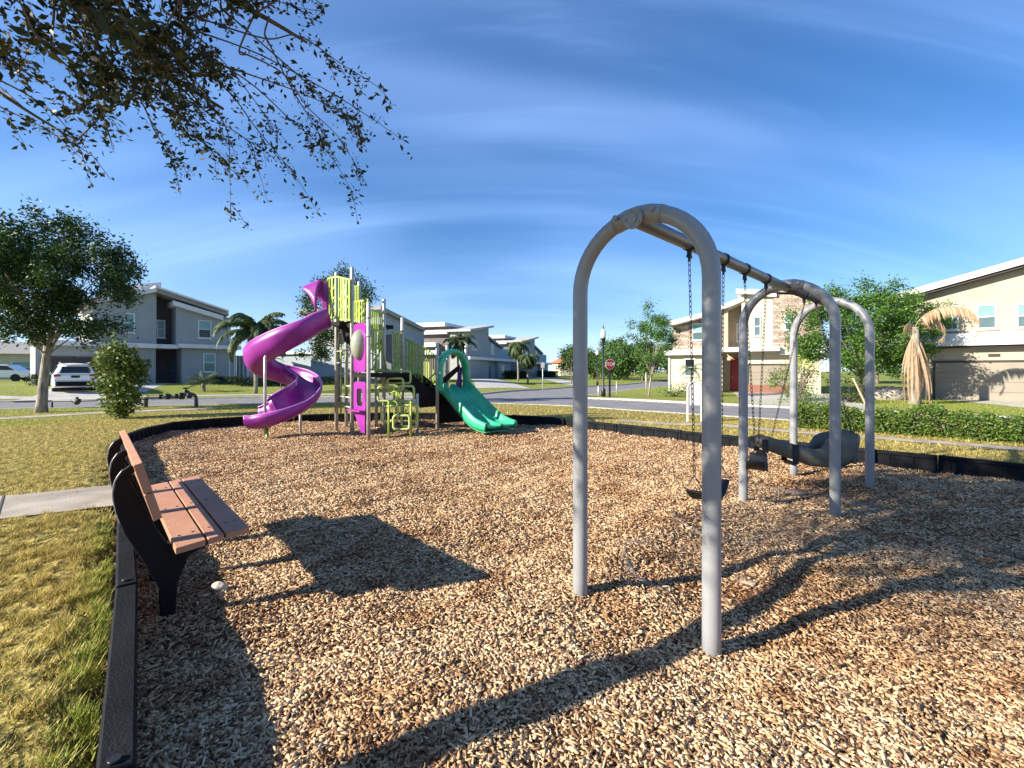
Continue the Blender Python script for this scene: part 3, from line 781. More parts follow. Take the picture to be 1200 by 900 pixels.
poly_deck('deck', D2, 1.46, .10, M_deck)
poly_deck('deck', [PP['p7'], PP['p8'], V(-1.75,12.95,0), V(-2.45,12.35,0)], 1.02, .09, M_deck)
# dark enclosed panel below the high deck
mb = MB(); a, b = V(-4.2,11.35,0), V(-3.5,10.95,0)
mb.prism([at(399,382,11.5), at(411,382,11.1), at(411,405,11.1), at(399,398,11.5)], V(.02,.12,0)); mb.build('under_panel', M_deck, play)
mb = MB(); mb.prism([at(384,377,11.2), at(412,377,10.75), at(412,384,10.75), at(400,386,11.0), at(384,380,11.2)], V(.05,.3,0)); mb.build('deck_skirt', M_deck, play)
# stringers, treads down to the slide deck
for off in (0, .75):
    mb = MB(); A = at(455,437,11.35); B = at(482,439,11.5); C = at(513,466,11.75); D = at(513,476,11.75); E = at(492,478,11.6); F_ = at(481,458,11.5); G = at(455,447,11.35)
    o_ = V(.15*off,off,0)
    mb.prism([p+o_ for p in (A, B, C, D, E, F_, G)], V(.02,.035,0)); mb.build('stringer', M_deck, play)
for k in range(5):
    p = at(484+k*6.5, 442+k*5.2, 11.55+k*.05); mb = MB(); mb.obox(p+V(.05,.38,-.05), V(.14,0,0), V(.05,.37,0), V(0,0,.015)); mb.build('step', M_deck, play)
def bars(pa, pb, za0, zb0, za1, zb1, n, name='rail_panel', m=None, wv=.050, th=.024, deco=True, bulge=0.0):
    pa, pb = Vector(pa).to_2d(), Vector(pb).to_2d(); mb = MB(); d = (pb-pa); nn = Vector((d.y, -d.x)).normalized()
    def P(t, f):
        q = pa.lerp(pb, t)+nn*bulge*math.sin(math.pi*t); z0 = za0+(zb0-za0)*t; z1 = za1+(zb1-za1)*t; return V(q.x, q.y, z0+(z1-z0)*f)
    for f in (.02, .98):
        pts = [P(t, f) for t in np.linspace(0, 1, 7)]
        for u, v in zip(pts[:-1], pts[1:]): mb.bar(u, v, th*1.2, wv*.9)
    for i in range(n):
        t = (i+.5)/n; a, b = P(t, .02), P(t, .98); dd = (P(min(t+.05, 1), .5)-P(max(t-.05, 0), .5)); dd.z = 0; dd.normalize()
        mb.bar(a, b, wv*(.7+.5*((i*7) % 3)/2), th, dd.cross(V(0,0,1)))
        if deco and i < n-1:
            for q in range(2):
                f = .2+.55*(((i*5+q*3) % 7)/7); mb.bar(P(t, f), P((i+1.5)/n, f+.12), th*.8, .03)
    return mb.build(name, m or M_lime, play, bevel=.003)
zf = lambda py, Y: EYE+(HZ-py)/FPX*Y
bars(at(384,0,11.15), at(396,0,10.85), zf(373,11.1), zf(374,10.9), zf(326,11.1), zf(324,10.9), 4, bulge=.05)
bars(at(396,0,10.85), at(411,0,10.7), zf(376,10.9), zf(376,10.7), zf(324,10.9), zf(327,10.7), 5, bulge=.02)
bars(at(404,0,12.3), at(421,0,12.25), zf(374,12.3), zf(374,12.3), zf(335,12.3), zf(335,12.3), 6, deco=False)
bars(at(414,0,12.2), at(432,0,11.8), zf(384,12.3), zf(384,12), zf(354,12.3), zf(352,12), 6)
bars(at(434.5,0,10.3), at(449,0,11.3), zf(410,10.3), zf(408,11.3), zf(362,10.3), zf(366,11.3), 6, deco=False)
bars(at(435,0,10.35), at(449,0,11.3), zf(434,10.3), zf(434,11.3), zf(384,10.3), zf(388,11.3), 4)
bars(at(460.5,0,11.6), at(470.5,0,12.1), zf(434,11.6), zf(432,12.1), zf(388,11.6), zf(388,12.1), 4)
bars(at(474,0,11.9), at(496,0,11.8), zf(436,11.9), zf(452,11.8), zf(396,11.9), zf(407,11.8), 6)
bars(at(496,0,12.9), at(512,0,12.6), zf(447,12.9), zf(452,12.6), zf(405,12.9), zf(417,12.6), 6, deco=False, wv=.03)
# grey storage panels between the posts
for (x0, x1, y0, y1, Y) in ((452,459,392,436,11.8), (461,463,392,434,12.3)):
    mb = MB(); mb.prism([at(x0,y0,Y), at(x1,y0,Y), at(x1,y1,Y), at(x0,y1,Y)], V(0,.05,0)); mb.build('wall_panel', M_ggrey, play, bevel=.01)
# handrails beside the stairs
mb = MB(); mb.tube([at(499,448,11.9), at(510,437,11.9), at(512,436,11.9)], .018, 8); mb.tube([at(504,452,11.9), at(512,446,11.85)], .018, 8); mb.build('handrail', M_limepipe, play)
mb = MB(); mb.tube([at(438,434,11.0), at(441,420,11), at(445,412,11), at(447,398,11), at(453,434,11)], .022, 8); mb.build('handrail', M_limepipe, play)
# purple panels between p2 and p4
e0, e1 = PP['p2'], PP['p4']; ed = (e1-e0).normalized(); en = V(ed.y, -ed.x, 0)
if en.dot(V(0,-1,0)) < 0: en = -en
W2 = (e1-e0).length
def pan(u, z): return e0+ed*(u*W2)+V(0,0,z)
def rounded(cx, cz, hw, hh, r, n=5):
    o = []
    for (sx, sz, a0) in ((1,1,0), (-1,1,90), (-1,-1,180), (1,-1,270)):
        for k in range(n+1):
            a = R(a0+90*k/n); o.append((cx+sx*(hw-r)+r*math.cos(a), cz+sz*(hh-r)+r*math.sin(a)))
    return o
def ring_panel(name, outer, inner, th, m):
    """plate with a hole; both loops have the same number of points, in (u metres, z)"""
    n = len(outer); mb = MB(); P = lambda q, o: e0+ed*q[0]+V(0,0,q[1])+en*o
    vs = [P(q, -th/2) for q in outer]+[P(q, -th/2) for q in inner]+[P(q, th/2) for q in outer]+[P(q, th/2) for q in inner]; fs = []
    for i in range(n):
        j = (i+1) % n
        fs += [(i, j, n+j, n+i), (2*n+i, 3*n+i, 3*n+j, 2*n+j), (i, 2*n+i, 2*n+j, j), (n+i, n+j, 3*n+j, 3*n+i)]
    mb.add(vs, fs); return mb.build(name, m, play, bevel=.006)
cu = W2*.52
outr = rounded(cu, 2.04, .30, .56, .08); n_ = len(outr)
inn = [(cu+.21*math.cos(math.atan2((q[1]-2.04)/.56, (q[0]-cu)/.30)), 2.10+.34*math.sin(math.atan2((q[1]-2.04)/.56, (q[0]-cu)/.30))) for q in outr]
bp_ = ring_panel('bubble_panel', outr, inn, .05, M_purple)
mb = MB(); rows = []
for i in range(7):
    a = math.pi/2*i/6; rows.append([e0+ed*(cu+.225*math.cos(a)*math.cos(b))+V(0,0,2.10+.355*math.cos(a)*math.sin(b))+en*(.02+.20*math.sin(a)) for b in np.linspace(0, 2*math.pi, 21)])
mb.grid(rows); mb.build('bubble_window', M_bubble, bp_)
outr = rounded(cu, .92, .30, .34, .10)
inn = [(cu+.17*math.cos(math.atan2((q[1]-.92)/.34, (q[0]-cu)/.30)), .90+.24*math.sin(math.atan2((q[1]-.92)/.34, (q[0]-cu)/.30))) for q in outr]
ring_panel('arch_panel', outr, inn, .05, M_purple)
mb = MB(); mb.obox(e0+ed*cu+V(0,0,.60)+en*.05, ed*.32, en*.14, V(0,0,.02)); mb.build('counter', M_purple, play, bevel=.01)
mb = MB(); mb.prism([e0+ed*(cu-.30)+V(0,0,.60), e0+ed*(cu+.30)+V(0,0,.60), e0+ed*(cu+.29)+V(0,0,.10), e0+ed*(cu+.10)+V(0,0,.10)], en*.04); mb.build('lower_panel', M_purple, play, bevel=.008)
mb = MB(); mb.prism([e0+ed*(cu-.30)+V(0,0,1.5), e0+ed*(cu+.05)+V(0,0,1.5), e0+ed*(cu+.05)+V(0,0,1.72), e0+ed*(cu-.30)+V(0,0,2.0)], -en*.06); mb.build('side_panel', mat('purple_dark', (.10,.02,.16), .4), play)
# ladder between p3 and p2
for py in (411, 425, 438, 452, 465, 476):
    mb = MB(); z = zf(py, 11.2); mb.tube([PP['p3']+V(0,0,z), PP['p2']+V(0,0,z)], .016, 8); mb.build('rung', M_post, play)
mb = MB(); q = PP['p3'].lerp(PP['p2'], .3); q2 = q+V(.12,.02,0)
mb.tube([q+V(0,0,2.1), q+V(0,0,.45)], .022, 8); mb.tube([q2+V(0,0,1.9), q2+V(0,0,.55)], .018, 8); mb.build('climbing_pole', M_lime, play)
# loop climber
lc = empty('loop_climber', (-2.6,10.6,0)); lc.parent = play; lc.matrix_parent_inverse = Matrix.Translation(-Vector(play.location))
def loop(x0, y0, x1, y1, Y, r=3.2):
    cx, cy, hw, hh = (x0+x1)/2, (y0+y1)/2, (x1-x0)/2, (y1-y0)/2; pts = []
    for (sx, sy, a0) in ((1,-1,-90), (1,1,0), (-1,1,90), (-1,-1,180)):
        for k in range(5):
            a = R(a0+90*k/4); pts.append(at(cx+sx*(hw-r)+r*math.cos(a), cy+sy*(hh-r)+r*math.sin(a), Y))
    mb = MB(); mb.tube(pts, .028, 8, closed=True); return mb.build('loop', M_limepipe, lc)
for a in ((441,435,481,449,10.9), (454,443.5,472.5,457,10.75), (443,453,462,470,10.65), (467,452.5,485,470,10.75), (447,476,466,494,10.45), (470.5,475,489,500,10.6), (461,487,480,503,10.35)): loop(*a)
mb = MB()
for x, y0, y1, Y in ((455.5,470,513,10.25), (481.5,470,511,10.4), (465,456,490,10.6)):
    mb.tube([at(x, y0, Y), at(x, y1+1, Y)], .024, 8)
mb.tube(smooth_path([at(453,478,10.5), at(460,470,10.5), at(466,474,10.5), at(462,484,10.5), at(470,488,10.5), at(477,480,10.5)], 4), .020, 8)
mb.tube(smooth_path([at(456,462,10.6), at(464,459,10.6), at(470,466,10.6), at(464,472,10.6)], 4), .020, 8)
mb.tube(smooth_path([at(478,487,10.45), at(484,483,10.45), at(489,489,10.45), at(483,496,10.45)], 4), .020, 8)
mb.build('stem', M_lime, lc)

# spiral slide: an open chute swept along a helix
def chute(path, width, depth, m, name, parent, bank=None, th=.03, prof=None):
    P = smooth_path(path, 7); rows = []; n = len(P)
    K = 14
    for i, p in enumerate(P):
        t = (P[min(i+1, n-1)]-P[max(i-1, 0)]); t.z *= .9; t.normalize(); s = t.cross(V(0,0,1)).normalized(); u = s.cross(t).normalized()
        bk = bank(i/(n-1)) if bank else (0, 0); row = []
        for k in range(K+1):
            a = math.pi*(k/K); x = -math.cos(a)*width/2; dpt = depth*(1-math.sin(a)**.75)
            xx = x/width*2; dl = dpt*(1+(bk[1] if xx > 0 else bk[0])*abs(xx))
            row.append(p+s*x+u*dl)
        rows.append(row)
    mb = MB(); mb.grid(rows); o = mb.build(name, m, parent, recalc=False); md = o.modifiers.new('solid', 'SOLIDIFY'); md.thickness = th; md.offset = -1
    rims = []
    for e in (0, K):
        rm = MB(); rm.tube([r[e] for r in rows], .022, 8); rims.append(rm)
    for rm in rims: rm.build('rim', M_prim, o)
    return o
def sp(px, py, Y): return at(px, py, Y)
path = [sp(384,384,11.1), sp(372,390,10.9), sp(352,402,10.65), sp(330,413,10.6), sp(310,424,10.8), sp(302,434,11.15), sp(308,441,11.55), sp(324,446,11.95), sp(343,452,12.05), sp(358,459,11.8), sp(362,469,11.3), sp(353,481,10.75), sp(336,491,10.4), sp(318,498,10.25), sp(304,501,10.25), sp(294,501,10.25)]
sl = chute(path, .56, .40, M_purple, 'spiral_slide', play, bank=lambda t: ((.15,.0) if t < .55 else (.15-.45*min(1,(t-.55)/.2), .45*min(1,(t-.55)/.2)*(1-.8*max(0,(t-.85)/.15)))))
# hood over the spiral entrance
hd = MB(); rows = []
a_ = at(379,366,11.2); 
for i in range(8):
    t = i/7; row = []
    for k in range(11):
        b_ = math.pi*(k/10-.5)*(1-.60*t)
        row.append(V(a_.x+.02-.40*t, a_.y-.1+.34*math.sin(b_), 2.85+(.88-.16*t)*max(math.cos(b_), 0)**.75))
    rows.append(row)
hd.grid(rows); hd.build('slide_hood', M_purple, play, solid=.03)
mb = MB(); mb.prism([at(377.5,330,11.0), at(382.5,330,11.0), at(383,373,11.0), at(377,371,11.0)], V(.03,.05,0)); mb.build('hood_panel', M_purple, play, bevel=.01)
mb = MB(); mb.tube([at(311,513,10.3)-V(0,0,.1), at(310.5,440,10.45), at(310.5,420,10.5), at(312,416,10.55), at(318,413.5,10.8)], .032, 10); mb.build('slide_support', M_post, play)
mb = MB(); mb.tube([at(352,508,11.0)-V(0,0,.1), at(352,470,11.1)], .032, 10); mb.build('slide_support', M_post, play)
mb = MB(); mb.tube([at(313,514,10.15)-V(0,0,.1), at(313,502,10.3)], .035, 8); mb.build('slide_support', M_lime, play)

# green double slide
g0 = (PP['p7']+PP['p8'])/2+V(.03,0,0); gs = (PP['p8']-PP['p7']).normalized(); gd = V(gs.y, -gs.x, 0)
prof = [(-.10,1.05), (.0,1.06), (.15,1.02), (.35,.90), (.7,.66), (1.0,.47), (1.25,.33), (1.45,.26), (1.65,.235), (1.85,.225)]
pf = [(q.x, q.y) for q in smooth_path([V(a, b, 0) for a, b in prof], 4)]
rows = []
for (t, z) in pf:
    rim = .20*(1-.55*max(0, (t-1.2)/.65)) ; row = []
    wd = .44+.02*t
    for x, h in ((-1.0,-.10), (-1.04,-.02), (-1.02,.9), (-.97,1), (-.91,.9), (-.86,.25), (-.78,.03), (-.45,0), (-.12,.03), (-.06,.35), (0,.5), (.06,.35), (.12,.03), (.45,0), (.78,.03), (.86,.25), (.91,.9), (.97,1), (1.02,.9), (1.04,-.02), (1.0,-.10)):
        hh = h*rim if h > 0 else h
        row.append(g0+gd*t+gs*(x*wd)+V(0,0,z+hh))
    rows.append(row)
mb = MB(); mb.grid(rows)
# underside closing sheet
mb.grid([[r[0]-V(0,0,.02), r[-1]-V(0,0,.02)] for r in rows], True)
gsld = mb.build('double_slide', M_green, play, recalc=False, solid=.012)
mb = MB(); rr_ = rows[-1]; mb.tube([rr_[1]-V(0,0,.03)]+[r+V(0,0,-.015)+gd*.02*math.sin(math.pi*i/18) for i, r in enumerate(rr_[2:-2])]+[rr_[-2]-V(0,0,.03)], .03, 8); mb.build('exit_lip', M_green, gsld)
for x in (-.55,.0,.55):
    mb = MB(); q = g0+gd*1.55+gs*x*.5; mb.tube([q+V(0,0,-.1), q+V(0,0,.22)], .028, 8); mb.build('slide_support', M_lime if x == 0 else M_post, play)
# green entrance arch
ap = []
for k in range(15):
    a = math.pi*k/14; ap.append(g0+gd*(-.02)+gs*(-math.cos(a)*.38)+V(0,0,1.42+.55*math.sin(a)**.8))
ap = [g0-gs*.40+V(0,0,1.0), g0-gs*.40+V(0,0,1.2)]+ap+[g0+gs*.40+V(0,0,1.2), g0+gs*.40+V(0,0,1.0)]
mb = MB(); rows = []
for i, p in enumerate(ap):
    t = (ap[min(i+1, len(ap)-1)]-ap[max(i-1, 0)]).normalized(); u = gd.cross(t).normalized()
    if u.dot(p-(g0+V(0,0,1.3))) < 0: u = -u
    row = []
    for k in range(13):
        a = 2*math.pi*k/12; row.append(p+u*(.07*math.cos(a)+.05)+gd*(.14*math.sin(a)))
    rows.append(row)
mb.grid(rows); mb.build('entrance_arch', M_green, play)
mb = MB(); mb.prism([g0+gs*.14-gd*.1+V(0,0,1.05), g0+gs*.36-gd*.1+V(0,0,1.05), g0+gs*.36-gd*.1+V(0,0,1.6), g0+gs*.28-gd*.1+V(0,0,1.62), g0+gs*.24-gd*.1+V(0,0,1.3)], -gd*.04); mb.build('side_panel', MATS['purple_dark'], play)
mb = MB(); mb.prism([g0-gs*.36-gd*.1+V(0,0,1.05), g0+gs*.3-gd*.1+V(0,0,1.55), g0+gs*.3-gd*.1+V(0,0,1.68), g0-gs*.36-gd*.1+V(0,0,1.25)], -gd*.04); mb.build('side_panel', M_deck, play)
# black tunnel piece under the slide deck
mb = MB(); mb.obox(at(528,482,12.4), gs*.42, gd*.06, V(0,0,.30)); mb.build('under_panel', M_deck, play, bevel=.02)
# ------------------------------------------------------------------ houses
class House:
    """facade line from corner L, turned by ang; s runs along the facade, t goes back into the house"""
    def __init__(h, name, L, ang, base, label, cat='house', group=None):
        h.L = Vector((*L, 0)); h.d = V(math.cos(R(ang)), math.sin(R(ang)), 0); h.b = V(-h.d.y, h.d.x, 0); h.base = base
        h.root = empty(name, (L[0], L[1], base), R(ang), label, cat, group)
    def s(h, px, t=0.0):
        o = h.L+h.b*t; r = (px-600)/FPX; return (r*o.y-o.x)/(h.d.x-r*h.d.y)
    def pt(h, s, t, z): p = h.L+h.d*s+h.b*t; return V(p.x, p.y, z)
    def z(h, px, py, t=0.0):
        o = h.L+h.b*t+h.d*h.s(px, t); return EYE+(HZ-py)/FPX*o.y
    def block(h, name, px0, px1, py0, py1, t, depth, m, pyb=None, parent=None, bev=0):
        """wall block: front face between px0 and px1, top running py0 to py1, down to the ground or to pyb"""
        s0, s1 = h.s(px0, t), h.s(px1, t); z0, z1 = h.z(px0, py0, t), h.z(px1, py1, t)
        return h.block_m(name, s0, s1, z0, z1, t, depth, m, (h.z(px0, pyb, t) if pyb else h.base-.6), parent, bev)
    def block_m(h, name, s0, s1, z0, z1, t, depth, m, zb, parent=None, bev=0):
        mb = MB(); mb.prism([h.pt(s0,t,zb), h.pt(s1,t,zb), h.pt(s1,t,z1), h.pt(s0,t,z0)], h.b*depth)
        return mb.build(name, m, parent or h.root, bevel=bev)
    def slab(h, name, px0, py0, px1, py1, t, depth, th, m, over=0.0):
        s0, s1 = h.s(px0, t), h.s(px1, t); z0, z1 = h.z(px0, py0, t), h.z(px1, py1, t)
        mb = MB(); mb.prism([h.pt(s0,t,z0-th), h.pt(s1,t,z1-th), h.pt(s1,t,z1), h.pt(s0,t,z0)], h.b*depth)
        return mb.build(name, m, h.root)
    def window(h, px0, py0, px1, py1, t, lower=None, upper=None, fr=.07, mull=True):
        s0, s1 = h.s(px0, t), h.s(px1, t); pc = (px0+px1)/2; z1, z0 = h.z(pc, py0, t), h.z(pc, py1, t)
        return h.window_m(s0, s1, z0, z1, t, lower, upper, fr, mull)
    def window_m(h, s0, s1, z0, z1, t, lower=None, upper=None, fr=.07, mull=True):
        zm = (z0+z1)/2; mb = MB()
        def bx(a, b, c, e, t0, t1): mb.prism([h.pt(a,t0,c), h.pt(b,t0,c), h.pt(b,t0,e), h.pt(a,t0,e)], h.b*(t1-t0))
        bx(s0, s0+fr, z0, z1, t-.05, t-.004); bx(s1-fr, s1, z0, z1, t-.05, t-.004)
        bx(s0+fr, s1-fr, z1-fr, z1, t-.05, t-.004); bx(s0+fr, s1-fr, z0, z0+fr, t-.05, t-.004)
        if mull: bx(s0+fr, s1-fr, zm-fr*.4, zm+fr*.4, t-.043, t-.004)
        o = mb.build('window', M_trim, h.root)
        for (a, b, mm) in (((zm+fr*.4 if mull else z0+fr), z1-fr, upper or M_blind),)+((((z0+fr), zm-fr*.4, lower or M_glass),) if mull else ()):
            p = MB(); p.prism([h.pt(s0+fr,t-.02,a), h.pt(s1-fr,t-.02,a), h.pt(s1-fr,t-.02,b), h.pt(s0+fr,t-.02,b)], h.b*.012); p.build('pane', mm, o)
        sl_ = MB(); sl_.prism([h.pt(s0-.05,t-.09,z0-.06), h.pt(s1+.05,t-.09,z0-.06), h.pt(s1+.05,t-.09,z0), h.pt(s0-.05,t-.09,z0)], h.b*.087); sl_.build('sill', M_trim, o)
        return o
    def garage(h, px0, px1, pyt, t, m, panels=4, frame=None, zb=None):
        s0, s1 = h.s(px0, t), h.s(px1, t); z1 = h.z(px0, pyt, t); z0 = (h.base-.05) if zb is None else zb
        mb = MB(); n = panels
        for k in range(n):
            a = z0+(z1-z0)*k/n; b = z0+(z1-z0)*(k+1)/n-.02
            mb.prism([h.pt(s0,t-.03,a), h.pt(s1,t-.03,a), h.pt(s1,t-.03,b), h.pt(s0,t-.03,b)], h.b*.025)
        o = mb.build('garage_door', m, h.root)
        f = MB()
        for (a, b, c, e) in ((s0-.09, s0, z0, z1+.09), (s1, s1+.09, z0, z1+.09), (s0, s1, z1, z1+.09)):
            f.prism([h.pt(a,t-.07,c), h.pt(b,t-.07,c), h.pt(b,t-.07,e), h.pt(a,t-.07,e)], h.b*.068)
        f.build('door_frame', frame or m, o); return o
    def lamp(h, px, py, t):
        s = h.s(px, t); z = h.z(px, py, t); p = h.pt(s, t-.09, z); mb = MB(); mb.obox(p, h.d*.07, h.b*.06, V(0,0,.14)); mb.obox(p+V(0,0,.16), h.d*.09, h.b*.08, V(0,0,.02))
        mb.build('wall_lamp', M_blackm, h.root)

# grey house on the left
A = House('house', (-29.8,29.0), 48, .50, 'grey two storey house with charcoal entry bay behind the white car')
A.block('wall', 41.5, 182.5, 402, 403.5, 0, 9, M_stucA)
A.block('wall', 182.4, 213, 404, 404, 1.9, 7, M_stucDk)
A.block('wall', 213, 276, 404, 406.5, 0, 9, M_stucA)
A.block('wall', 108, 183.3, 349, 342, .05, 8.8, M_stucA, pyb=402)
A.block('wall', 182.5, 207, 344, 353, 1.5, 7.4, M_stucDk, pyb=402)
A.block('wall', 206.5, 270.5, 357, 373, .05, 8.8, M_stucA, pyb=406)
A.slab('ledge', 36, 397.2, 184, 403.0, -.45, 3.2, .32, M_trim)
A.slab('ledge', 184.2, 403.1, 209, 404, -.2, 3.0, .30, M_trim)
A.slab('ledge', 209.2, 402.6, 283, 405.5, -.45, 3.2, .30, M_trim)
A.slab('roof_fascia', 203, 352, 262, 370, -.35, 3, .35, M_trim)
A.slab('roof', 182, 334.5, 268.5, 363.5, -.6, 9.8, .14, M_trim)
A.slab('roof_edge', 182.3, 337.6, 268, 366.6, -.45, 9.5, .26, M_roof)
A.slab('roof', 95, 352, 184, 336.8, -.5, 6.5, .30, M_trim)
A.block('parapet', 150, 189, 334, 330.5, 3.4, 4.5, M_trim, pyb=343)
A.window(145,367,158,390,0.05); A.window(183.5,375,193.5,396,1.5, upper=M_blind, lower=M_blind); A.window(232,375.5,247.5,396.5,.05, lower=M_glassd); A.window(238,414,252.5,436,0, lower=mat('window_green', (.03,.12,.09), .1))
A.garage(61.5, 122, 419, 0, M_gdark, frame=mat('frame_brown', (.05,.035,.03), .6)); A.lamp(51, 421.5, 0); A.lamp(174, 424, 0)
mb = MB(); s0, s1 = A.s(200,1.9), A.s(208,1.9); mb.prism([A.pt(s0,1.85,.45), A.pt(s1,1.85,.45), A.pt(s1,1.85,2.7), A.pt(s0,1.85,2.7)], A.b*.04)
do = mb.build('door', M_blued, A.root); mb = MB(); mb.ball(A.pt(s0+.12,1.8,1.5), .04, 8, 6); mb.build('handle', M_galv, do)

# blue-grey house behind the playset
B = House('house', (-11.65,41.0), 71, .42, 'blue-grey house with a plain sloping-roof gable wall behind the play structure')
B.block('wall', 448, 497, 362.5, 388, 0, 8.0, M_stucB)
B.slab('roof', 446.5, 358, 498.5, 384.5, -.4, 9.2, .35, M_roof)
B.block_m('roof_fascia', -.55, -.2, 7.25, 7.25, -.2, 9.0, M_trim, 6.85)
B.block_m('wall', 1.2, 9.5, 3.2, 3.2, 8.0, 7.5, M_stucB, -.2); B.block_m('roof', .9, 9.8, 3.45, 3.45, 7.9, 7.9, M_trim, 3.2)
B.window_m(-.001+.8, 1.7, 1.3, 2.6, 0)

def terrace(H, off, tree=0):
    """the long two storey house of the street on the left, in metres along the facade"""
    z = H.base
    H.block_m('wall', 0, 7.3, z+6.5, z+7.65, 0, 2.6, M_stucA, z-.6)
    H.block_m('roof', -.5, 7.9, z+6.35, z+7.2, -.6, 4.2, M_trim, z+6.1) if False else None
    mb = MB(); mb.prism([H.pt(-.5,-.6,z+6.5), H.pt(7.9,-.6,z+7.75), H.pt(7.9,-.6,z+8.05), H.pt(-.5,-.6,z+6.8)], H.b*3.8); mb.build('roof', mat('roof_shade', (.36,.36,.35), .8), H.root)  # slab greyed to paint in the shade on its front fascia
    H.block_m('wall', 7.31, 13.4, z+6.2, z+4.9, .5, 6.4, M_stucB, z-.6)
    mb = MB(); mb.prism([H.pt(7.3,.1,z+6.35), H.pt(14.0,.1,z+4.9), H.pt(14.0,.1,z+5.15), H.pt(7.3,.1,z+6.62)], H.b*6.6); mb.build('roof', M_roof, H.root)
    H.block_m('wall', 13.41, 20.5, z+5.0, z+5.0, 1.2, 6.0, M_stucBl, z-.6)
    H.block_m('wall', 11.2, 17.2, z+2.85, z+2.85, -.01, 2.0, M_stucB, z-.6)
    H.block_m('ledge', -.4, 18.6, z+3.25, z+3.25, -.5, 1.6, M_trim, z+2.86)
    H.window_m(1.3, 3.1, z+4.2, z+5.4, 0, lower=M_glassd, upper=M_glassd); H.window_m(9.3, 10.8, z+3.9, z+5.5, .5, lower=M_glassd)
    H.window_m(12.6, 14.1, z+.9, z+2.3, -.01, lower=M_glassd)
    mb = MB(); 
    for k in range(4): mb.prism([H.pt(.9,-.04,z+.55*k), H.pt(5.4,-.04,z+.55*k), H.pt(5.4,-.04,z+.55*k+.53), H.pt(.9,-.04,z+.55*k+.53)], H.b*.03)
    g_ = mb.build('garage_door', M_ggrey, H.root)
    mb = MB(); mb.prism([H.pt(8.4,.44,z), H.pt(9.4,.44,z), H.pt(9.4,.44,z+2.1), H.pt(8.4,.44,z+2.1)], H.b*.05); mb.build('door', M_blued, H.root)
    # side wing that faces the sun, stepped white parapets
    H.block_m('wall', .6, 7.2, z+7.3, z+7.3, 2.61, 9.4, M_wing, z-.6)
    for (a, b, c, e, f) in ((-.25, 7.0, 7.31, 7.85, 8.6), (-.1, .598, 6.3, 6.85, 9.6), (-.35, .597, 4.6, 5.15, 10.9), (-.15, .596, 3.55, 4.1, 11.4)):
        t0 = 3.3 if c > 7 else (3.0 if c > 6 else 4.6)
        H.block_m('parapet', a, b, z+e, z+e, t0, f, M_trim, z+c)
    H.block_m('wall', .61, 5.5, z+4.3, z+4.3, 12.02, 4.2, M_wing, z-.6)
    H.window_m(.6+.9, 2.1, z+1.0, z+2.2, -.01) if False else None
Cc = House('house', (-5.8,60), 71, .20, 'two storey grey house with grey garage door seen just right of the green slide'); terrace(Cc, 0)
Dd = House('house', (1.9,79), 71, .0, 'farthest grey two storey house behind the pair of palms'); terrace(Dd, 0)

# cream house with stone, centre right
E = House('house', (10.9,32.3), -29.5, .12, 'cream two storey house with ledge stone panels and a dark red door')
E.block('wall', 783, 824, 413, 412.5, 0, 9, M_stucCr)
E.block('wall', 788.5, 825, 379, 371.5, .25, 8.5, M_stone, pyb=411)
E.block('wall', 824.2, 846.5, 412, 411, 0, .9, M_stucCr); E.block('wall', 846.6, 871, 412, 411, 1.9, 6.5, M_stucTn)
E.block('wall', 846.8, 853, 357, 357, .25, 1.6, M_stucTn, pyb=410)
E.block('wall', 825.2, 870, 371, 352, 1.6, 7, M_stucTn, pyb=411)
E.block('wall', 869, 906, 345, 341, .0, 8.5, M_stucCr, pyb=412)
E.block('wall', 906.3, 962, 345, 345, -.15, 8.5, M_stone, pyb=411)
E.block('wall', 871.2, 962, 412, 411, 0, 9, M_stucCr)
E.slab('ledge', 778, 410.6, 846, 409.2, -.45, 1.2, .34, M_trim); E.slab('ledge', 846.2, 407.2, 914, 405.6, -.9, 2.8, .28, M_trim); E.slab('ledge', 914.2, 409, 966, 408, -.55, 1.2, .34, M_trim)
E.slab('roof', 783, 377, 826, 365.5, -.5, 9.5, .30, M_trim); E.slab('roof', 824, 366, 872, 347, -.1, 9.0, .30, M_trim); E.slab('roof', 862.5, 338.5, 893, 339, -.5, 9.0, .30, M_trim)
E.slab('roof', 893.2, 343, 910, 344, -.3, 9, .20, M_trim); E.slab('roof', 905.5, 338, 968, 343, -.35, 9, .18, M_roof)
E.window(811,379,824,399,.25); E.window(863,379,869,400,1.6); E.window(883,371,892,394,0, lower=M_glass, upper=M_glass); E.window(919,369,928,387,-.15); E.window(802,420,815,441,0, lower=M_glass, upper=M_glassd)
mb = MB(); s0, s1 = E.s(856,1.9), E.s(868,1.9); z1 = E.z(862,420,1.9); mb.prism([E.pt(s0,1.84,.1), E.pt(s1,1.84,.1), E.pt(s1,1.84,z1), E.pt(s0,1.84,z1)], E.b*.05)
do = mb.build('door', M_red, E.root); mb = MB(); mb.ball(E.pt(s0+.12,1.8,1.1), .04, 8, 6); mb.build('handle', M_galv, do)
E.garage(877, 931, 428, 0, M_gbeige, frame=M_gdark)
mb = MB(); s0, s1 = E.s(876,0), E.s(933,0); mb.prism([E.pt(s0,-.10,.05), E.pt(s1,-.10,.05), E.pt(s1,-.10,.62), E.pt(s0,-.10,.62)], E.b*.065); mb.build('stain_band', mat('brick_red', (.22,.10,.07), .9), E.root)

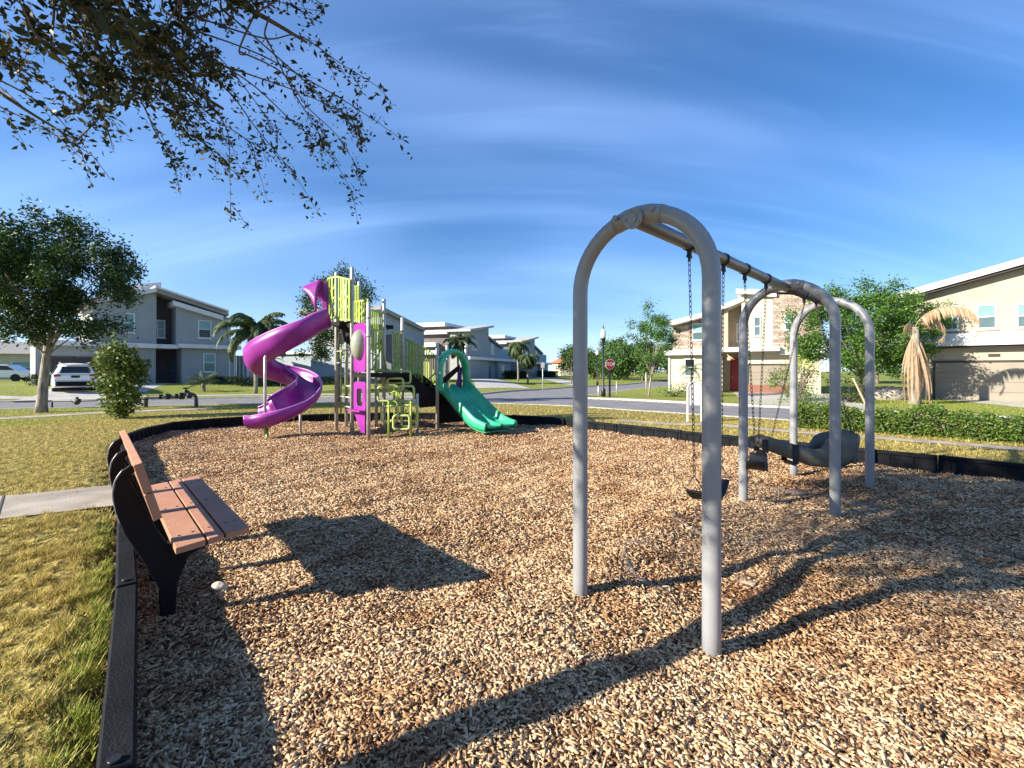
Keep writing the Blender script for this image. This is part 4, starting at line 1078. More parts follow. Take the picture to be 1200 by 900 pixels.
# beige house at the right edge
Fh = House('house', (20.6,23.4), -43, .10, 'large beige house with wide garage door at the right edge behind the hedge')
Fh.block('wall', 1065.5, 1420, 352, 345, 0, 10, M_stucFb) if False else None
sA, sB = 0, 16.0; zA, zB = Fh.z(1065,347), Fh.z(1200,311); k_ = (zB-zA)/Fh.s(1200)
Fh.block_m('wall', 0, 9.0, zA-.05, zA-.05+k_*9.0, 0, 10, M_stucFb, -.5); Fh.block_m('wall', 9.01, 17, zA+.4, zA+.4, 0, 10, M_stucFb, -.5)
mb = MB(); mb.prism([Fh.pt(-.6,-.6,zA-.02-k_*.6), Fh.pt(9.5,-.6,zA+k_*9.5), Fh.pt(9.5,-.6,zA+k_*9.5+.30), Fh.pt(-.6,-.6,zA+.28-k_*.6)], Fh.b*11.2); mb.build('roof', M_trim, Fh.root)
mb = MB(); mb.prism([Fh.pt(-.45,-.48,zA-.14-k_*.45), Fh.pt(9.4,-.48,zA-.12+k_*9.4), Fh.pt(9.4,-.48,zA+k_*9.4), Fh.pt(-.45,-.48,zA-.02-k_*.45)], Fh.b*10.9); mb.build('roof_edge', M_gdark, Fh.root)
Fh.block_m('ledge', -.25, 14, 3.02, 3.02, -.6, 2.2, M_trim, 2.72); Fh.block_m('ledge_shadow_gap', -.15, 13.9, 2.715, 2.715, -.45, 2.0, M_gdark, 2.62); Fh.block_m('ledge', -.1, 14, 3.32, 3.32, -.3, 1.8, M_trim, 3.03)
for a, b in ((1101,1123.5), (1144.5,1168.5), (1190.5,1215)): Fh.window(a, 358-(a-1101)*.032, b, 387-(a-1101)*.032, 0, lower=M_glass)
Fh.garage(1096, 1290, 425, 0, M_gbeige, frame=M_gdark)
mb = MB(); mb.prism([Fh.pt(Fh.s(1158),-.03,2.18), Fh.pt(Fh.s(1172),-.03,2.18), Fh.pt(Fh.s(1172),-.03,2.32), Fh.pt(Fh.s(1158),-.03,2.32)], Fh.b*.03); mb.build('house_number_plate', M_gdark, Fh.root)
jt = MB()
for s_ in (1.9, 4.2, 6.4): jt.prism([Fh.pt(s_,-.008,3.35), Fh.pt(s_+.02,-.008,3.35), Fh.pt(s_+.02,-.008,6.0), Fh.pt(s_,-.008,6.0)], Fh.b*.007)
jt.prism([Fh.pt(.0,-.008,5.15), Fh.pt(9,-.008,5.15), Fh.pt(9,-.008,5.17), Fh.pt(.0,-.008,5.17)], Fh.b*.007); jt.build('joint', M_stucTn, Fh.root)

# small far houses
Gh = House('house', (-60,47), 30, .5, 'small distant white house at the far left edge')
Gh.block_m('wall', -3, 11, 3.4, 3.4, 0, 8, M_stucCr, -.3); mb = MB(); mb.prism([Gh.pt(-3.6,-.6,3.4), Gh.pt(11.6,-.6,3.4), Gh.pt(9,3.5,4.9), Gh.pt(-1,3.5,4.9)], V(0,0,.02)); 
mb = MB(); mb.add([Gh.pt(-3.6,-.6,3.4), Gh.pt(11.6,-.6,3.4), Gh.pt(11.6,8.6,3.4), Gh.pt(-3.6,8.6,3.4), Gh.pt(1,4,4.9), Gh.pt(7,4,4.9)], [(0,1,5,4), (1,2,5), (2,3,4,5), (3,0,4), (0,3,2,1)]); mb.build('roof', M_roof, Gh.root); Gh.window_m(2, 3.6, 1.2, 2.6, 0); Gh.window_m(6, 7.6, 1.2, 2.6, 0)
Hh = House('house', (12.5,118), 10, .0, 'distant cream house with orange tiled roof beyond the street')
Hh.block_m('wall', 0, 14, 3.6, 3.6, 0, 9, M_stucCr, -.5); mb = MB(); mb.add([Hh.pt(-.6,-.6,3.6), Hh.pt(14.6,-.6,3.6), Hh.pt(14.6,9.6,3.6), Hh.pt(-.6,9.6,3.6), Hh.pt(4,4.5,6.6), Hh.pt(10.6,4.5,6.6)], [(0,1,5,4), (1,2,5), (2,3,4,5), (3,0,4), (0,3,2,1)]); mb.build('roof', M_orange, Hh.root); Hh.window_m(3, 4.6, 1.2, 2.6, 0)
# white screened enclosure between the two left houses
sc = empty('patio_enclosure', at(283,449,38).to_tuple(), 0, 'white framed patio enclosure beside the grey house', 'enclosure')
mb = MB(); p0, p1 = at(276,446,38), at(290,446,38)
for k in range(4):
    q = p0.lerp(p1, k/3); mb.box((q.x-.05,37.95,.3), (q.x+.05,38.05,2.8))
for z in (.5,2.75): mb.box((p0.x,37.96,z-.05), (p1.x,38.04,z+.05))
mb.build('frame', M_trim, sc); mb = MB(); mb.box((p0.x+.06,38.06,.3), (p1.x-.06,40.5,2.7)); mb.build('screen', M_stucB, sc)

def downspout(H, s, t, z1):
    z0 = H.base+.05; mb = MB(); mb.prism([H.pt(s,t-.08,z0), H.pt(s+.09,t-.08,z0), H.pt(s+.09,t-.08,z1), H.pt(s,t-.08,z1)], H.b*.07); mb.build('downspout', M_trim, H.root)
downspout(Fh, .12, 0, 2.6); downspout(A, A.s(274,0), 0, 2.9); downspout(E, E.s(784,0), 0, 2.6); downspout(A, A.s(268,.05), .05, 5.4)
# ------------------------------------------------------------------ vegetation
def rnd_unit(n):
    v = rng.normal(size=(n, 3)); return v/np.linalg.norm(v, axis=1)[:, None]
def leaf_quads(P, size, up=.35, aspect=.42, droop=0.0):
    """pointed leaf-shaped quads, bent along the midrib: 6 vertices, 2 quads each"""
    n = len(P); d = rnd_unit(n); d[:, 2] = d[:, 2]*.7-droop; d /= np.linalg.norm(d, axis=1)[:, None]
    nn = rnd_unit(n); nn[:, 2] += up; s = np.cross(d, nn); s /= np.linalg.norm(s, axis=1)[:, None]+1e-9; u = np.cross(s, d)
    L = size*rng.uniform(.65, 1.3, n); W = L*aspect
    a = P; m = P+d*(L*.5)[:,None]-u*(L*.05)[:,None]; t = P+d*L[:,None]-u*(L*.16)[:,None]
    l_ = m+s*(W*.5)[:,None]+u*(W*.15)[:,None]; r_ = m-s*(W*.5)[:,None]+u*(W*.15)[:,None]
    vs = np.stack([a, l_, t, r_], 1).reshape(-1, 3); F = np.arange(n*4).reshape(-1, 4)
    return vs, F
def clumps(centers, radii, per, spread=.42):
    out = []
    for c, r in zip(centers, radii):
        n = int(per*r*r); q = rng.normal(size=(n, 3))*spread*r; out.append(np.asarray(c)[None]+q)
    return np.concatenate(out)
def blob_centers(c, rad, n, shell=.55):
    u = rnd_unit(n); k = shell+(1-shell)*rng.uniform(0, 1, n)**.6
    k *= np.where(rng.uniform(0, 1, n) < .12, 1.12, 1)
    return np.asarray(c)[None]+u*k[:,None]*np.asarray(rad)[None]
def trunk_tubes(mb, base, top, r0, r1, lean=(0,0), n=10, wob=.04):
    b, t = Vector(base), Vector(top); L = (t-b).length; pts = []
    for i in range(7):
        f = i/6; p = b.lerp(t, f); pts.append(p+V(math.sin(f*5+b.x)*wob*L*.2*f, math.cos(f*4+b.y)*wob*L*.2*f, 0))
    rr = [r0*1.35]+[r0+(r1-r0)*i/5 for i in range(6)]
    mb.tube(pts, rr, n); return pts
def tree(base, h, trunk_h, crown_c, crown_r, nclump, clump_r, leaf, mleaf, label, r0=.12, cat='tree', group=None, per=330, mbark=None, extra=None, name='tree', limbs=8, shell=.45):
    bx, by = base; bz = gz(bx, by); root = empty(name, (bx, by, bz), 0, label, cat, group)
    C = np.array([bx, by, bz])+np.array(crown_c); cen = blob_centers(C, crown_r, nclump, shell)
    if extra: cen = np.concatenate([cen, np.array([[bx, by, bz]])+np.array(extra)])
    rad = clump_r*rng.uniform(.6, 1.25, len(cen))
    mb = MB(); top = V(bx+crown_c[0]*.5, by+crown_c[1]*.5, bz+trunk_h); tp = trunk_tubes(mb, (bx, by, bz-.1), top, r0, r0*.7)
    ord_ = rng.choice(len(cen), min(limbs*3, len(cen)), replace=False)
    for i, k in enumerate(ord_):
        e = Vector(cen[k]); st = top if i % 3 else tp[5]; mid = st.lerp(e, .5)+V(0, 0, (.15 if e.z > st.z else .3)*(e-st).length*.5)
        pr = r0*(.42 if i < limbs else .2); pts = smooth_path([st, mid, e], 4); mb.tube(pts, [pr*(1-.75*j/(len(pts)-1)) for j in range(len(pts))], 6)
    mb.build('trunk', mbark or M_bark, root)
    P = clumps(cen, rad, per); vs, F = leaf_quads(P, leaf); mesh_np('crown', vs, F, mleaf, root)
    return root

# left tree
tree((-16.2,15.7), 7.4, 2.35, (.1,.3,4.75), (2.75,2.3,2.35), 135, .46, .13, M_oak, 'broad live oak with a pale trunk at the left edge, beside the white car', r0=.15, per=1400, mbark=M_barkl,
     extra=[(-1.2,0,2.6), (1.6,0,2.7), (2.3,.2,3.0), (-2.2,0,3.0), (.4,-.5,2.5), (2.7,0,4.4), (-2.4,.5,2.3), (.3,-.4,4.4), (-.6,-.6,3.8), (.9,-.5,3.5), (0,-.6,5.2), (-1.0,-.4,4.9), (1.2,-.3,4.7), (.3,-.5,3.1)], shell=.25)
# round bush
def bush(base, c, rad, n, leaf, m, label, name='shrub', per=900, cr=.28, cat='shrub', core=True, group=None):
    bx, by = base; bz = gz(bx, by); root = empty(name, (bx, by, bz), 0, label, cat, group)
    C = np.array([bx, by, bz])+np.array(c); cen = blob_centers(C, rad, n, .55); cen[:, 2] = np.maximum(cen[:, 2], bz+.12)
    P = clumps(cen, np.full(len(cen), cr)*rng.uniform(.7, 1.2, len(cen)), per/.1*.1/max(cr, .1)**0, .45)
    P[:, 2] = np.maximum(P[:, 2], bz+.02); vs, F = leaf_quads(P, leaf, aspect=.5); mesh_np('foliage', vs, F, m, root)
    mb = MB()
    for k in range(7):
        e = Vector(cen[rng.integers(len(cen))]); s = V(bx+rng.uniform(-.12,.12), by+rng.uniform(-.1,.1), bz-.05)
        mb.tube([s, s.lerp(e, .5)+V(0,0,.1), e], [.03,.02,.008], 5)
    mb.build('stem', M_bark, root); return root
bush((-11.65,13.6), (0,0,1.2), (.52,.52,1.08), 90, .12, M_bush, 'tall rounded shrub standing alone on the lawn left of the purple slide', per=900, cr=.27)
# hedge along the footpath
def hedge():
    root = empty('hedge', (9.5,9.6,.1), 0, 'long clipped green hedge along the footpath at right', 'hedge')
    ln = [(6.95,11.35), (7.9,10.55), (8.8,9.8), (10.2,8.55), (12.0,6.9), (14.5,4.6)]; n = 60000
    seg = np.array(ln); cum = np.concatenate([[0], np.cumsum(np.hypot(*(seg[1:]-seg[:-1]).T))]); t = rng.uniform(0, cum[-1], n)
    x = np.interp(t, cum, seg[:,0]); y = np.interp(t, cum, seg[:,1]); nx, ny = .68, .73
    off = rng.uniform(-.42, .42, n); z = rng.uniform(0, 1, n); side = rng.uniform(0, 1, n) < .62
    off = np.where(side, -.40+rng.normal(0, .05, n), off); h = .49+.07*np.sin(t*3.1)+.05*np.sin(t*7.7+1)+.03*np.sin(t*17); z = np.where(side, z*h, h+rng.normal(0, .035, n))
    off = off+.05*np.sin(t*5)+.04*np.sin(t*13+z*9)
    # holes between the clumps
    hole = np.sin(t*9+z*7)*np.sin(t*4.3-z*11+2); k = rng.uniform(-1.3, 1, n) < hole*1.4+.45
    P = np.stack([x+nx*(off+.38), y+ny*(off+.38), .1+z], 1)[k]; vs, F = leaf_quads(P, .062, aspect=.5, up=.5); mesh_np('foliage', vs, F, M_hedge, root)
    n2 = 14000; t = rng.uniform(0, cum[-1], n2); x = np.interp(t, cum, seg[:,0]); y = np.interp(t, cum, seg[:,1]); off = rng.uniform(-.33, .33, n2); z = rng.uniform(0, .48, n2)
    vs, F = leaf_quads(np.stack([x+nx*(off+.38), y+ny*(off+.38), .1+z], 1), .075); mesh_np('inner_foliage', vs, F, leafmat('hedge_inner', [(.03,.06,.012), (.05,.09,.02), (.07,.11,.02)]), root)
    mb = MB()
    for t_ in np.arange(.2, cum[-1], .45):
        x = float(np.interp(t_, cum, seg[:,0]))+.26; y = float(np.interp(t_, cum, seg[:,1]))+.28
        for k2 in range(3): mb.tube([(x, y, .05), (x+rng.uniform(-.2,.2), y+rng.uniform(-.2,.2), .45)], [.016,.006], 5)
    mb.build('stem', M_bark, root)
hedge()
# tree behind the slide
tree((-7.75,20.4), 6.5, 2.6, (-.15,.3,3.7), (1.55,1.6,1.75), 48, .42, .12, M_oak, 'loose-crowned tree behind the purple spiral slide', r0=.09, per=1500,
     extra=[(-.6,0,5.55), (.2,0,5.9), (.9,0,5.5), (1.3,0,5.0), (-1.4,0,4.6), (-1.6,0,4.1), (-2.4,0,2.6), (-1.7,0,2.3), (-.9,0,2.2), (-2.9,0,2.3), (0,0,5.6), (.5,.2,4.9)], limbs=6)
# right crape myrtle shaped tree
tree((16.9,22.0), 6, 1.3, (-.2,0,3.35), (3.1,2.3,1.85), 110, .5, .13, M_crape, 'wide bright green tree between the cream house and the beige house', r0=.08, per=1400,
     extra=[(3.3,0,3.4), (3.9,0,3.7), (-3.0,0,2.2), (-3.4,0,3.0), (3.5,0,4.2), (2.9,-.3,4.4), (3.3,-.2,3.9), (-1.5,0,5.1), (.8,0,5.2), (1.6,0,5.5), (.1,0,5.5), (-3.3,0,2.5), (2.4,0,4.9), (4.1,0,4.3)], limbs=12)
tree((7.35,24.6), 4.5, 1.2, (.3,0,3.0), (1.15,1.1,1.35), 40, .34, .11, M_crape, 'young upright tree left of the cream house near the stop sign', r0=.045, per=1500, mbark=M_barkl,
     extra=[(-.1,0,4.5), (0,0,4.9), (.2,0,4.2), (-.9,0,3.9), (-1.0,0,3.3), (1.5,0,3.6)], limbs=6)
tree((8.6,20.6), 2.0, 1.0, (.25,0,1.35), (.3,.3,.3), 7, .16, .06, M_crape, 'thin sapling with hardly any leaves on the verge before the cream house', r0=.028, per=300, mbark=M_barkl, cat='sapling', limbs=3)
# far trees
far = [(9.9,72,5.2,3.6,'dark tree left in the far treeline behind the stop sign'), (11.9,67,3.6,3.2,'tallest rounded tree in the far treeline'), (13.4,60,3.2,3.0,'bushy green tree right of the street lamp in the far treeline'),
       (16.6,58,5.4,3.8,'low spreading tree in the far treeline left of the young tree'), (21.0,57,6.2,4.0,'green tree of the far treeline just left of the cream house'), (25.2,56,7.8,4.2,'tall tree rising behind the left corner of the cream house'),
       (18.0,80,7.2,4.5,'pale olive tree deep in the far treeline'), (46,46,6.0,4.0,'green tree behind the dead palm at right'), (40,50,5.4,4.2,'soft green tree behind the wide tree at right'), (52,50,5.8,4.0,'rounded tree behind the beige house')]
for x, y, h, r, lb in far:
    tree((x, y), h, h*.3, (0,0,h*.58), (r*.8, r*.8, h*.40), 34, 1.0, .36, M_far, lb, r0=.16, per=240, group='trees of the far treeline', limbs=4, shell=.3)
tree((-12.35,24.4), 2.4, 1.4, (0,0,1.9), (.4,.4,.5), 9, .2, .08, M_oak, 'small staked sapling behind the spiral slide', r0=.03, per=300, cat='sapling', limbs=3)
tree((6.5,50), 3.4, 1.9, (0,0,2.7), (.8,.8,.9), 14, .35, .14, M_oak, 'small dark street tree beyond the thin sign pole', r0=.06, per=200, limbs=3)

# palms
def frond(root, base, az, L, el, droop, m, lw=.32, nl=26, name='frond', hang=.55, fat=1.0):
    """rachis arching outwards with leaflets on both sides"""
    d = V(math.cos(az), math.sin(az), 0); side = V(-d.y, d.x, 0); pts = []; a = el; p = Vector(base); n = 14
    for i in range(n+1):
        pts.append(p.copy()); p = p+(d*math.cos(a)+V(0,0,math.sin(a)))*(L/n); a -= droop/n*(1+.8*i/n)
    mb = MB(); mb.tube(pts, [.022*(1-.85*i/n) for i in range(n+1)], 5)
    for k in range(nl):
        f = .14+.86*k/nl; i = min(int(f*n), n-1); q = pts[i].lerp(pts[i+1], f*n-i); t = (pts[i+1]-pts[i]).normalized()
        ll = lw*math.sin(math.pi*min(1, f*.86+.12))**.6*random.uniform(.85, 1.15)
        for sg in (-1, 1):
            dd = (side*sg*(1-hang*.6)+t*.55+V(0,0,-hang*random.uniform(.6, 1.2))).normalized(); mid = q+dd*ll*.55+V(0,0,.02); tip = q+dd*ll+V(0,0,-hang*ll*.35)
            wv = t*(.016*L/2.2+.006)*fat; mb.add([q-wv*.6, mid-wv, tip, mid+wv, q+wv*.6], [(0,1,2,3,4)])
    return mb.build(name, m, root, recalc=False)
def palm(base, th, L, nf, label, m=None, r=.11, name='palm_tree', els=(1.2,-.35), droop=(1.0,1.7), lw=.32, cat='palm', group=None, bark=None, nl=24, fat=1.0):
    bx, by = base; bz = gz(bx, by); root = empty(name, (bx, by, bz), 0, label, cat, group)
    mb = MB(); pts = [(bx+.03*math.sin(i), by, bz-.1+(th+.1)*i/8) for i in range(9)]; mb.tube(pts, [r*1.25]+[r]*6+[r*1.15, r*.9], 10)
    for i in range(int(th/.12)): mb.tube([(bx, by, bz+.12*i), (bx, by, bz+.12*i+.03)], r*1.1, 9)
    mb.build('trunk', bark or M_barkl, root)
    for k in range(nf):
        f = (k+.5)/nf; frond(root, (bx, by, bz+th), k*2.399+random.uniform(-.15,.15), L*random.uniform(.85,1.1), els[0]+(els[1]-els[0])*f, random.uniform(*droop), m or M_palm, lw=lw, nl=nl, fat=fat)
    return root
palm((-15.9,28.3), 3.75, 2.9, 20, 'feathery palm between the grey house and the purple slide', droop=(1.3,1.9), lw=.6, els=(1.35,-.1), nl=40, fat=2.2)
palm((-20.2,29.9), .55, 1.15, 16, 'small sago palm at the grey house entry', r=.12, lw=.26, droop=(.5,1.0), els=(1.2,.1), name='sago_palm', nl=20)
palm((.75,56.5), 4.4, 2.3, 17, 'right palm of the pair before the farthest grey house', droop=(1.8,2.6), lw=.7, els=(1.2,-.5), nl=26, fat=2.6, group='street palms')
palm((1.7,49.5), 2.9, 1.9, 16, 'shorter front palm of the pair before the farthest grey house', droop=(2.2,3.0), lw=.7, els=(1.0,-.5), nl=26, fat=2.6, group='street palms')
palm((-5.6,47.5), 4.1, 2.3, 17, 'palm against the tan side wall of the grey house behind the slide arch', droop=(1.2,2.2), lw=.6, els=(1.3,-.3), nl=26, fat=2.6, group='street palms')
palm((11.4,29.0), 1.5, 1.1, 12, 'little palm by the left window of the cream house', r=.06, lw=.22, droop=(1.2,1.8), nl=14)
# dead palm: brown hanging skirt with two arching fronds
def dead_palm():
    bx, by = 17.3, 19.6; bz = gz(bx, by); root = empty('dead_palm', (bx, by, bz), 0, 'dead palm with tan hanging fronds before the beige house', 'palm')
    mb = MB(); mb.tube([(bx, by, bz-.1), (bx, by, bz+.5), (bx-.02, by, bz+3.3)], [.26,.17,.15], 10); mb.build('trunk', M_barkl, root)
    top = V(bx, by, bz+3.3)
    for k in range(34):
        a = k*2.399; frond(root, top+V(0,0,-.22*(k % 4)), a, random.uniform(2.3,3.2), -1.15-.008*k, random.uniform(.30,.50), M_deadpalm, lw=.34, nl=30, name='hanging_frond', hang=1.1)
    frond(root, top, R(-8), 2.1, .95, 2.8, M_deadpalm, lw=.34, nl=46, hang=1.5); frond(root, top, R(-38), 3.3, 1.15, 2.6, M_deadpalm, lw=.36, nl=54, hang=1.5)
    frond(root, top, R(195), 1.1, .7, 2.4, M_deadpalm, lw=.3, nl=30, hang=1.5)
dead_palm()
# shrubs round the houses
M_yel = leafmat('yellow_leaf', [(.22,.28,.04), (.38,.40,.07), (.50,.50,.12)])
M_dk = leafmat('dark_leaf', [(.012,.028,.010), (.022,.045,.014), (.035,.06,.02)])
bush((13.6,22.0), (0,0,.95), (1.0,.8,.85), 46, .10, M_hedge, 'bushy green shrub with a yellow top right of the cream house garage', per=420, cr=.36)
bush((13.2,21.0), (.1,0,1.75), (.42,.4,.22), 12, .09, M_yel, 'yellow-green shrub top in the bed before the wide tree', per=420, cr=.25)
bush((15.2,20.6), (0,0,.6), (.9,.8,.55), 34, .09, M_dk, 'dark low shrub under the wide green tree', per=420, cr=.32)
bush((12.4,19.6), (0,0,.3), (1.2,.5,.28), 30, .08, M_crape, 'low ground-hugging shrub by the driveway of the cream house', per=420, cr=.24)
bush((9.2,25.6), (0,0,.35), (1.0,.6,.35), 30, .09, M_crape, 'low shrub row left of the cream house near the young tree', per=300, cr=.26)
bush((10.8,27.6), (0,0,.4), (1.0,.6,.4), 30, .09, M_bush, 'olive shrub under the left window of the cream house', per=300, cr=.26)
def foundation_hedge(pts, h, w_, label, m=M_dk, leaf=.09, n=5000):
    root = empty('hedge', (pts[0][0], pts[0][1], gz(*pts[0])), 0, label, 'hedge'); seg = np.array(pts); cum = np.concatenate([[0], np.cumsum(np.hypot(*(seg[1:]-seg[:-1]).T))])
    t = rng.uniform(0, cum[-1], n); x = np.interp(t, cum, seg[:,0])+rng.uniform(-w_, w_, n); y = np.interp(t, cum, seg[:,1])+rng.uniform(-w_, w_, n)
    z = ground_z(x, y)+h*rng.uniform(0, 1, n)**.7*(1+.08*np.sin(t*2.1)); vs, F = leaf_quads(np.stack([x, y, z], 1), leaf); mesh_np('foliage', vs, F, m, root)
    mb = MB()
    for q in np.arange(.2, cum[-1], .6):
        xx = float(np.interp(q, cum, seg[:,0])); yy = float(np.interp(q, cum, seg[:,1])); mb.tube([(xx, yy, gz(xx,yy)-.05), (xx, yy, gz(xx,yy)+h*.7)], [.02,.008], 5)
    mb.build('stem', M_bark, root)
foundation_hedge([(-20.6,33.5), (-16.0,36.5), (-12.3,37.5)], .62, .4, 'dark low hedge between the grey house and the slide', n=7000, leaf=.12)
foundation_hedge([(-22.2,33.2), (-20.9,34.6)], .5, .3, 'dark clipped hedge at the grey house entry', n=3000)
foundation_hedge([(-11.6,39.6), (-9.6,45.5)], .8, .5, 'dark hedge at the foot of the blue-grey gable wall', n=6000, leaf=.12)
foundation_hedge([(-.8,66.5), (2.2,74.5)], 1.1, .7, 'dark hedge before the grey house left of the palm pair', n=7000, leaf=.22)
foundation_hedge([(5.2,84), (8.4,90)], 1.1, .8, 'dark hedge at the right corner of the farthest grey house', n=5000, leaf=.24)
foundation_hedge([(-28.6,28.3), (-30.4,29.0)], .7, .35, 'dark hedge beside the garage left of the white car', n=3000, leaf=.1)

# overhanging tree: trunk just left of the camera, branches reaching over it
def overhang():
    bx, by = -3.55, .30; bz = .1
    root = empty('overhanging_tree', (bx, by, bz), 0, 'big tree beside the camera whose dark leafy twigs hang into the sky at top left', 'tree')
    mb = MB(); tp = smooth_path([V(bx,by,-.1), V(bx+.02,by+.08,1.2), V(bx+.04,by+.19,1.65), V(bx+.08,by+.47,2.3), V(bx+.10,by+.88,3.0), V(bx+.25,by+1.2,4.4), V(bx+.2,by+1.1,5.8)], 5)
    mb.tube(tp, [.125-.075*i/(len(tp)-1) for i in range(len(tp))], 14)
    fork = V(bx+.09,by+.55,2.45)
    def limb(pts, r0, r1=.01, n=8):
        q = smooth_path(pts, 6); mb.tube(q, [r0+(r1-r0)*i/(len(q)-1) for i in range(len(q))], n); return q
    l1 = limb([fork, at(-160,-60,1.9), at(40,-25,2.35), at(115,22,2.7), at(165,58,3.0), at(205,92,3.2), at(262,128,3.35)], .05, .010)
    l2 = limb([V(bx+.1,by+.4,3.6), at(-90,-120,2.0), at(60,-100,2.5), at(190,-40,2.8), at(300,15,3.0), at(360,50,3.1)], .045, .008)
    l3 = limb([fork, at(-160,30,2.1), at(-40,85,2.4), at(40,135,2.7), at(90,165,2.8)], .02, .004)
    l4 = limb([V(bx+.1,by+.5,4.0), V(-2.2,1.6,4.9), V(-.8,2.6,5.0), V(.3,3.3,4.9)], .06, .01)
    l5 = limb([V(bx+.1,by+.4,3.8), V(-3.6,2.0,5.0), V(-3.2,3.6,5.6)], .07, .015); l6 = limb([V(bx+.1,by+.4,3.4), V(-2.2,-.8,4.6), V(-.6,-1.4,5.2)], .07, .015); l7 = limb([V(bx,by+.3,3.2), V(-5,-.4,4.6), V(-6,-.8,5.4)], .07, .015)
    mb.build('trunk', M_bark, root)
    twigs = MB(); LP = []; LS = []
    def twig(pts, r=.006, dens=54, spread=.030, size=.042, start=.12, sub=4):
        q = smooth_path(pts, 8); near_ = min(l1+l2+l3, key=lambda p: (p-q[0]).length); lk = smooth_path([near_, near_.lerp(q[0], .5)+V(.02,0,.06), q[0], q[2]], 4); twigs.tube(lk, [r*(1.2-.5*i/(len(lk)-1)) for i in range(len(lk))], 5)
        twigs.tube(q, [r*(1-.8*i/(len(q)-1)) for i in range(len(q))], 5)
        L = sum((q[i+1]-q[i]).length for i in range(len(q)-1)); n = int(L*dens)
        for _ in range(n):
            f = start+(1-start)*random.random()**.85
            # leaves come in bunches
            f = min(.999, round(f*L/.075)*.075/L+random.gauss(0, .008/L*1)) if random.random() < .8 else f
            f = max(0, f); i = min(int(f*(len(q)-1)), len(q)-2); p = q[i].lerp(q[i+1], f*(len(q)-1)-i)
            LP.append(p+V(random.gauss(0,spread), random.gauss(0,spread), random.gauss(0,spread)-.006)); LS.append(size*random.uniform(.6, 1.15))
        for _ in range(sub):
            i = random.randrange(len(q)//4, len(q)-2); a = q[i]; t = (q[i+2]-q[i]).normalized()
            e = a+(t*.8+V(random.uniform(-.6,.6), random.uniform(-.5,.5), random.uniform(-.8,.25))).normalized()*random.uniform(.10,.30)
            m_ = a.lerp(e, .5)+V(0,0,random.uniform(-.01,.03)); twigs.tube([a, m_, e], [.0028,.002,.0012], 4)
            for _ in range(int((e-a).length*95)):
                f = random.random(); p = a.lerp(e, f); LP.append(p+V(random.gauss(0,.013), random.gauss(0,.013), random.gauss(0,.013))); LS.append(size*random.uniform(.55,1.0))
    T = [  # long outer twigs seen against the sky: pixel, pixel, ... with distance
        [(210,30,3.0), (300,62,3.1), (390,110,3.2), (440,142,3.2), (476,167,3.2)],
        [(230,20,3.0), (310,45,3.05), (350,42,3.1), (400,75,3.1), (440,100,3.1), (460,122,3.1)],
        [(200,40,3.0), (290,95,3.1), (340,140,3.2), (385,180,3.2), (417,232,3.2)],
        [(215,60,3.1), (270,110,3.2), (300,150,3.2), (345,205,3.25), (373,250,3.25)],
        [(180,60,3.1), (235,110,3.2), (265,150,3.25), (269,195,3.3), (270,258,3.3)],
        [(170,60,3.1), (240,130,3.2), (290,165,3.2), (300,190,3.25), (314,238,3.25)],
        [(140,30,2.7), (200,110,2.8), (230,140,2.9), (262,168,2.9)],
        [(100,40,2.6), (160,110,2.7), (185,160,2.7), (212,190,2.7), (226,203,2.7)],
        [(260,10,3.0), (340,80,3.0), (380,115,3.0), (412,140,3.0), (425,166,3.0)],
        [(300,15,3.0), (350,-10,3.0), (380,12,3.05), (345,8,3.0)],
        [(230,20,3.0), (290,6,3.0), (320,2,3.0), (344,5,3.0)],
        [(-30,80,2.4), (30,110,2.5), (70,140,2.5), (100,185,2.5)],
        [(-30,110,2.5), (10,130,2.5), (60,155,2.5), (98,188,2.5)],
        [(-20,60,2.4), (40,90,2.5), (90,120,2.5), (120,150,2.6)],
        [(60,60,2.5), (110,110,2.6), (125,150,2.7), (132,175,2.7)],
        [(240,70,3.1), (300,90,3.1), (355,110,3.1), (405,135,3.15), (428,165,3.15)],
        [(180,80,3.1), (210,120,3.2), (250,180,3.2), (290,212,3.2)],
        [(280,60,3.0), (330,85,3.0), (360,125,3.0), (396,160,3.0), (420,200,3.1)],
        [(190,10,2.9), (250,60,2.9), (300,120,2.9), (330,168,2.9)],
        [(310,40,3.0), (340,100,3.1), (370,150,3.1), (400,195,3.1)]]
    for t in T: twig([at(*p) for p in t])
    for _ in range(50):   # dense mass toward the corner
        px, py = random.uniform(-120, 250), random.uniform(-160, 50); 
        if px > 150 and py > 55: continue
        Y = random.uniform(2.2, 3.3); a = at(px, py, Y); e = a+V(random.uniform(-.15,.5), random.uniform(-.3,.3), random.uniform(-.6,.05)); twig([a, a.lerp(e, .5)+V(0,0,.06), e], .005, 150, .045, .064, 0, 3)
    for _ in range(27):
        px, py = random.uniform(90, 275), random.uniform(15, 135)
        if (py-15) > (px+60)*.55: continue
        Y = random.uniform(2.7, 3.4); a = at(px, py, Y); e = a+V(random.uniform(.0,.38), random.uniform(-.2,.2), random.uniform(-.32,.0)); twig([a, a.lerp(e, .5)+V(0,0,.04), e], .004, 150, .035, .052, 0, 2)
    twigs.build('twig', M_twig, root, recalc=False)
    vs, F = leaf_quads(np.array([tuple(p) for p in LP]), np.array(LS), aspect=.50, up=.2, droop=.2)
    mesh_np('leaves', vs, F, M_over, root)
    # the rest of the crown, above and behind the camera
    cen = []
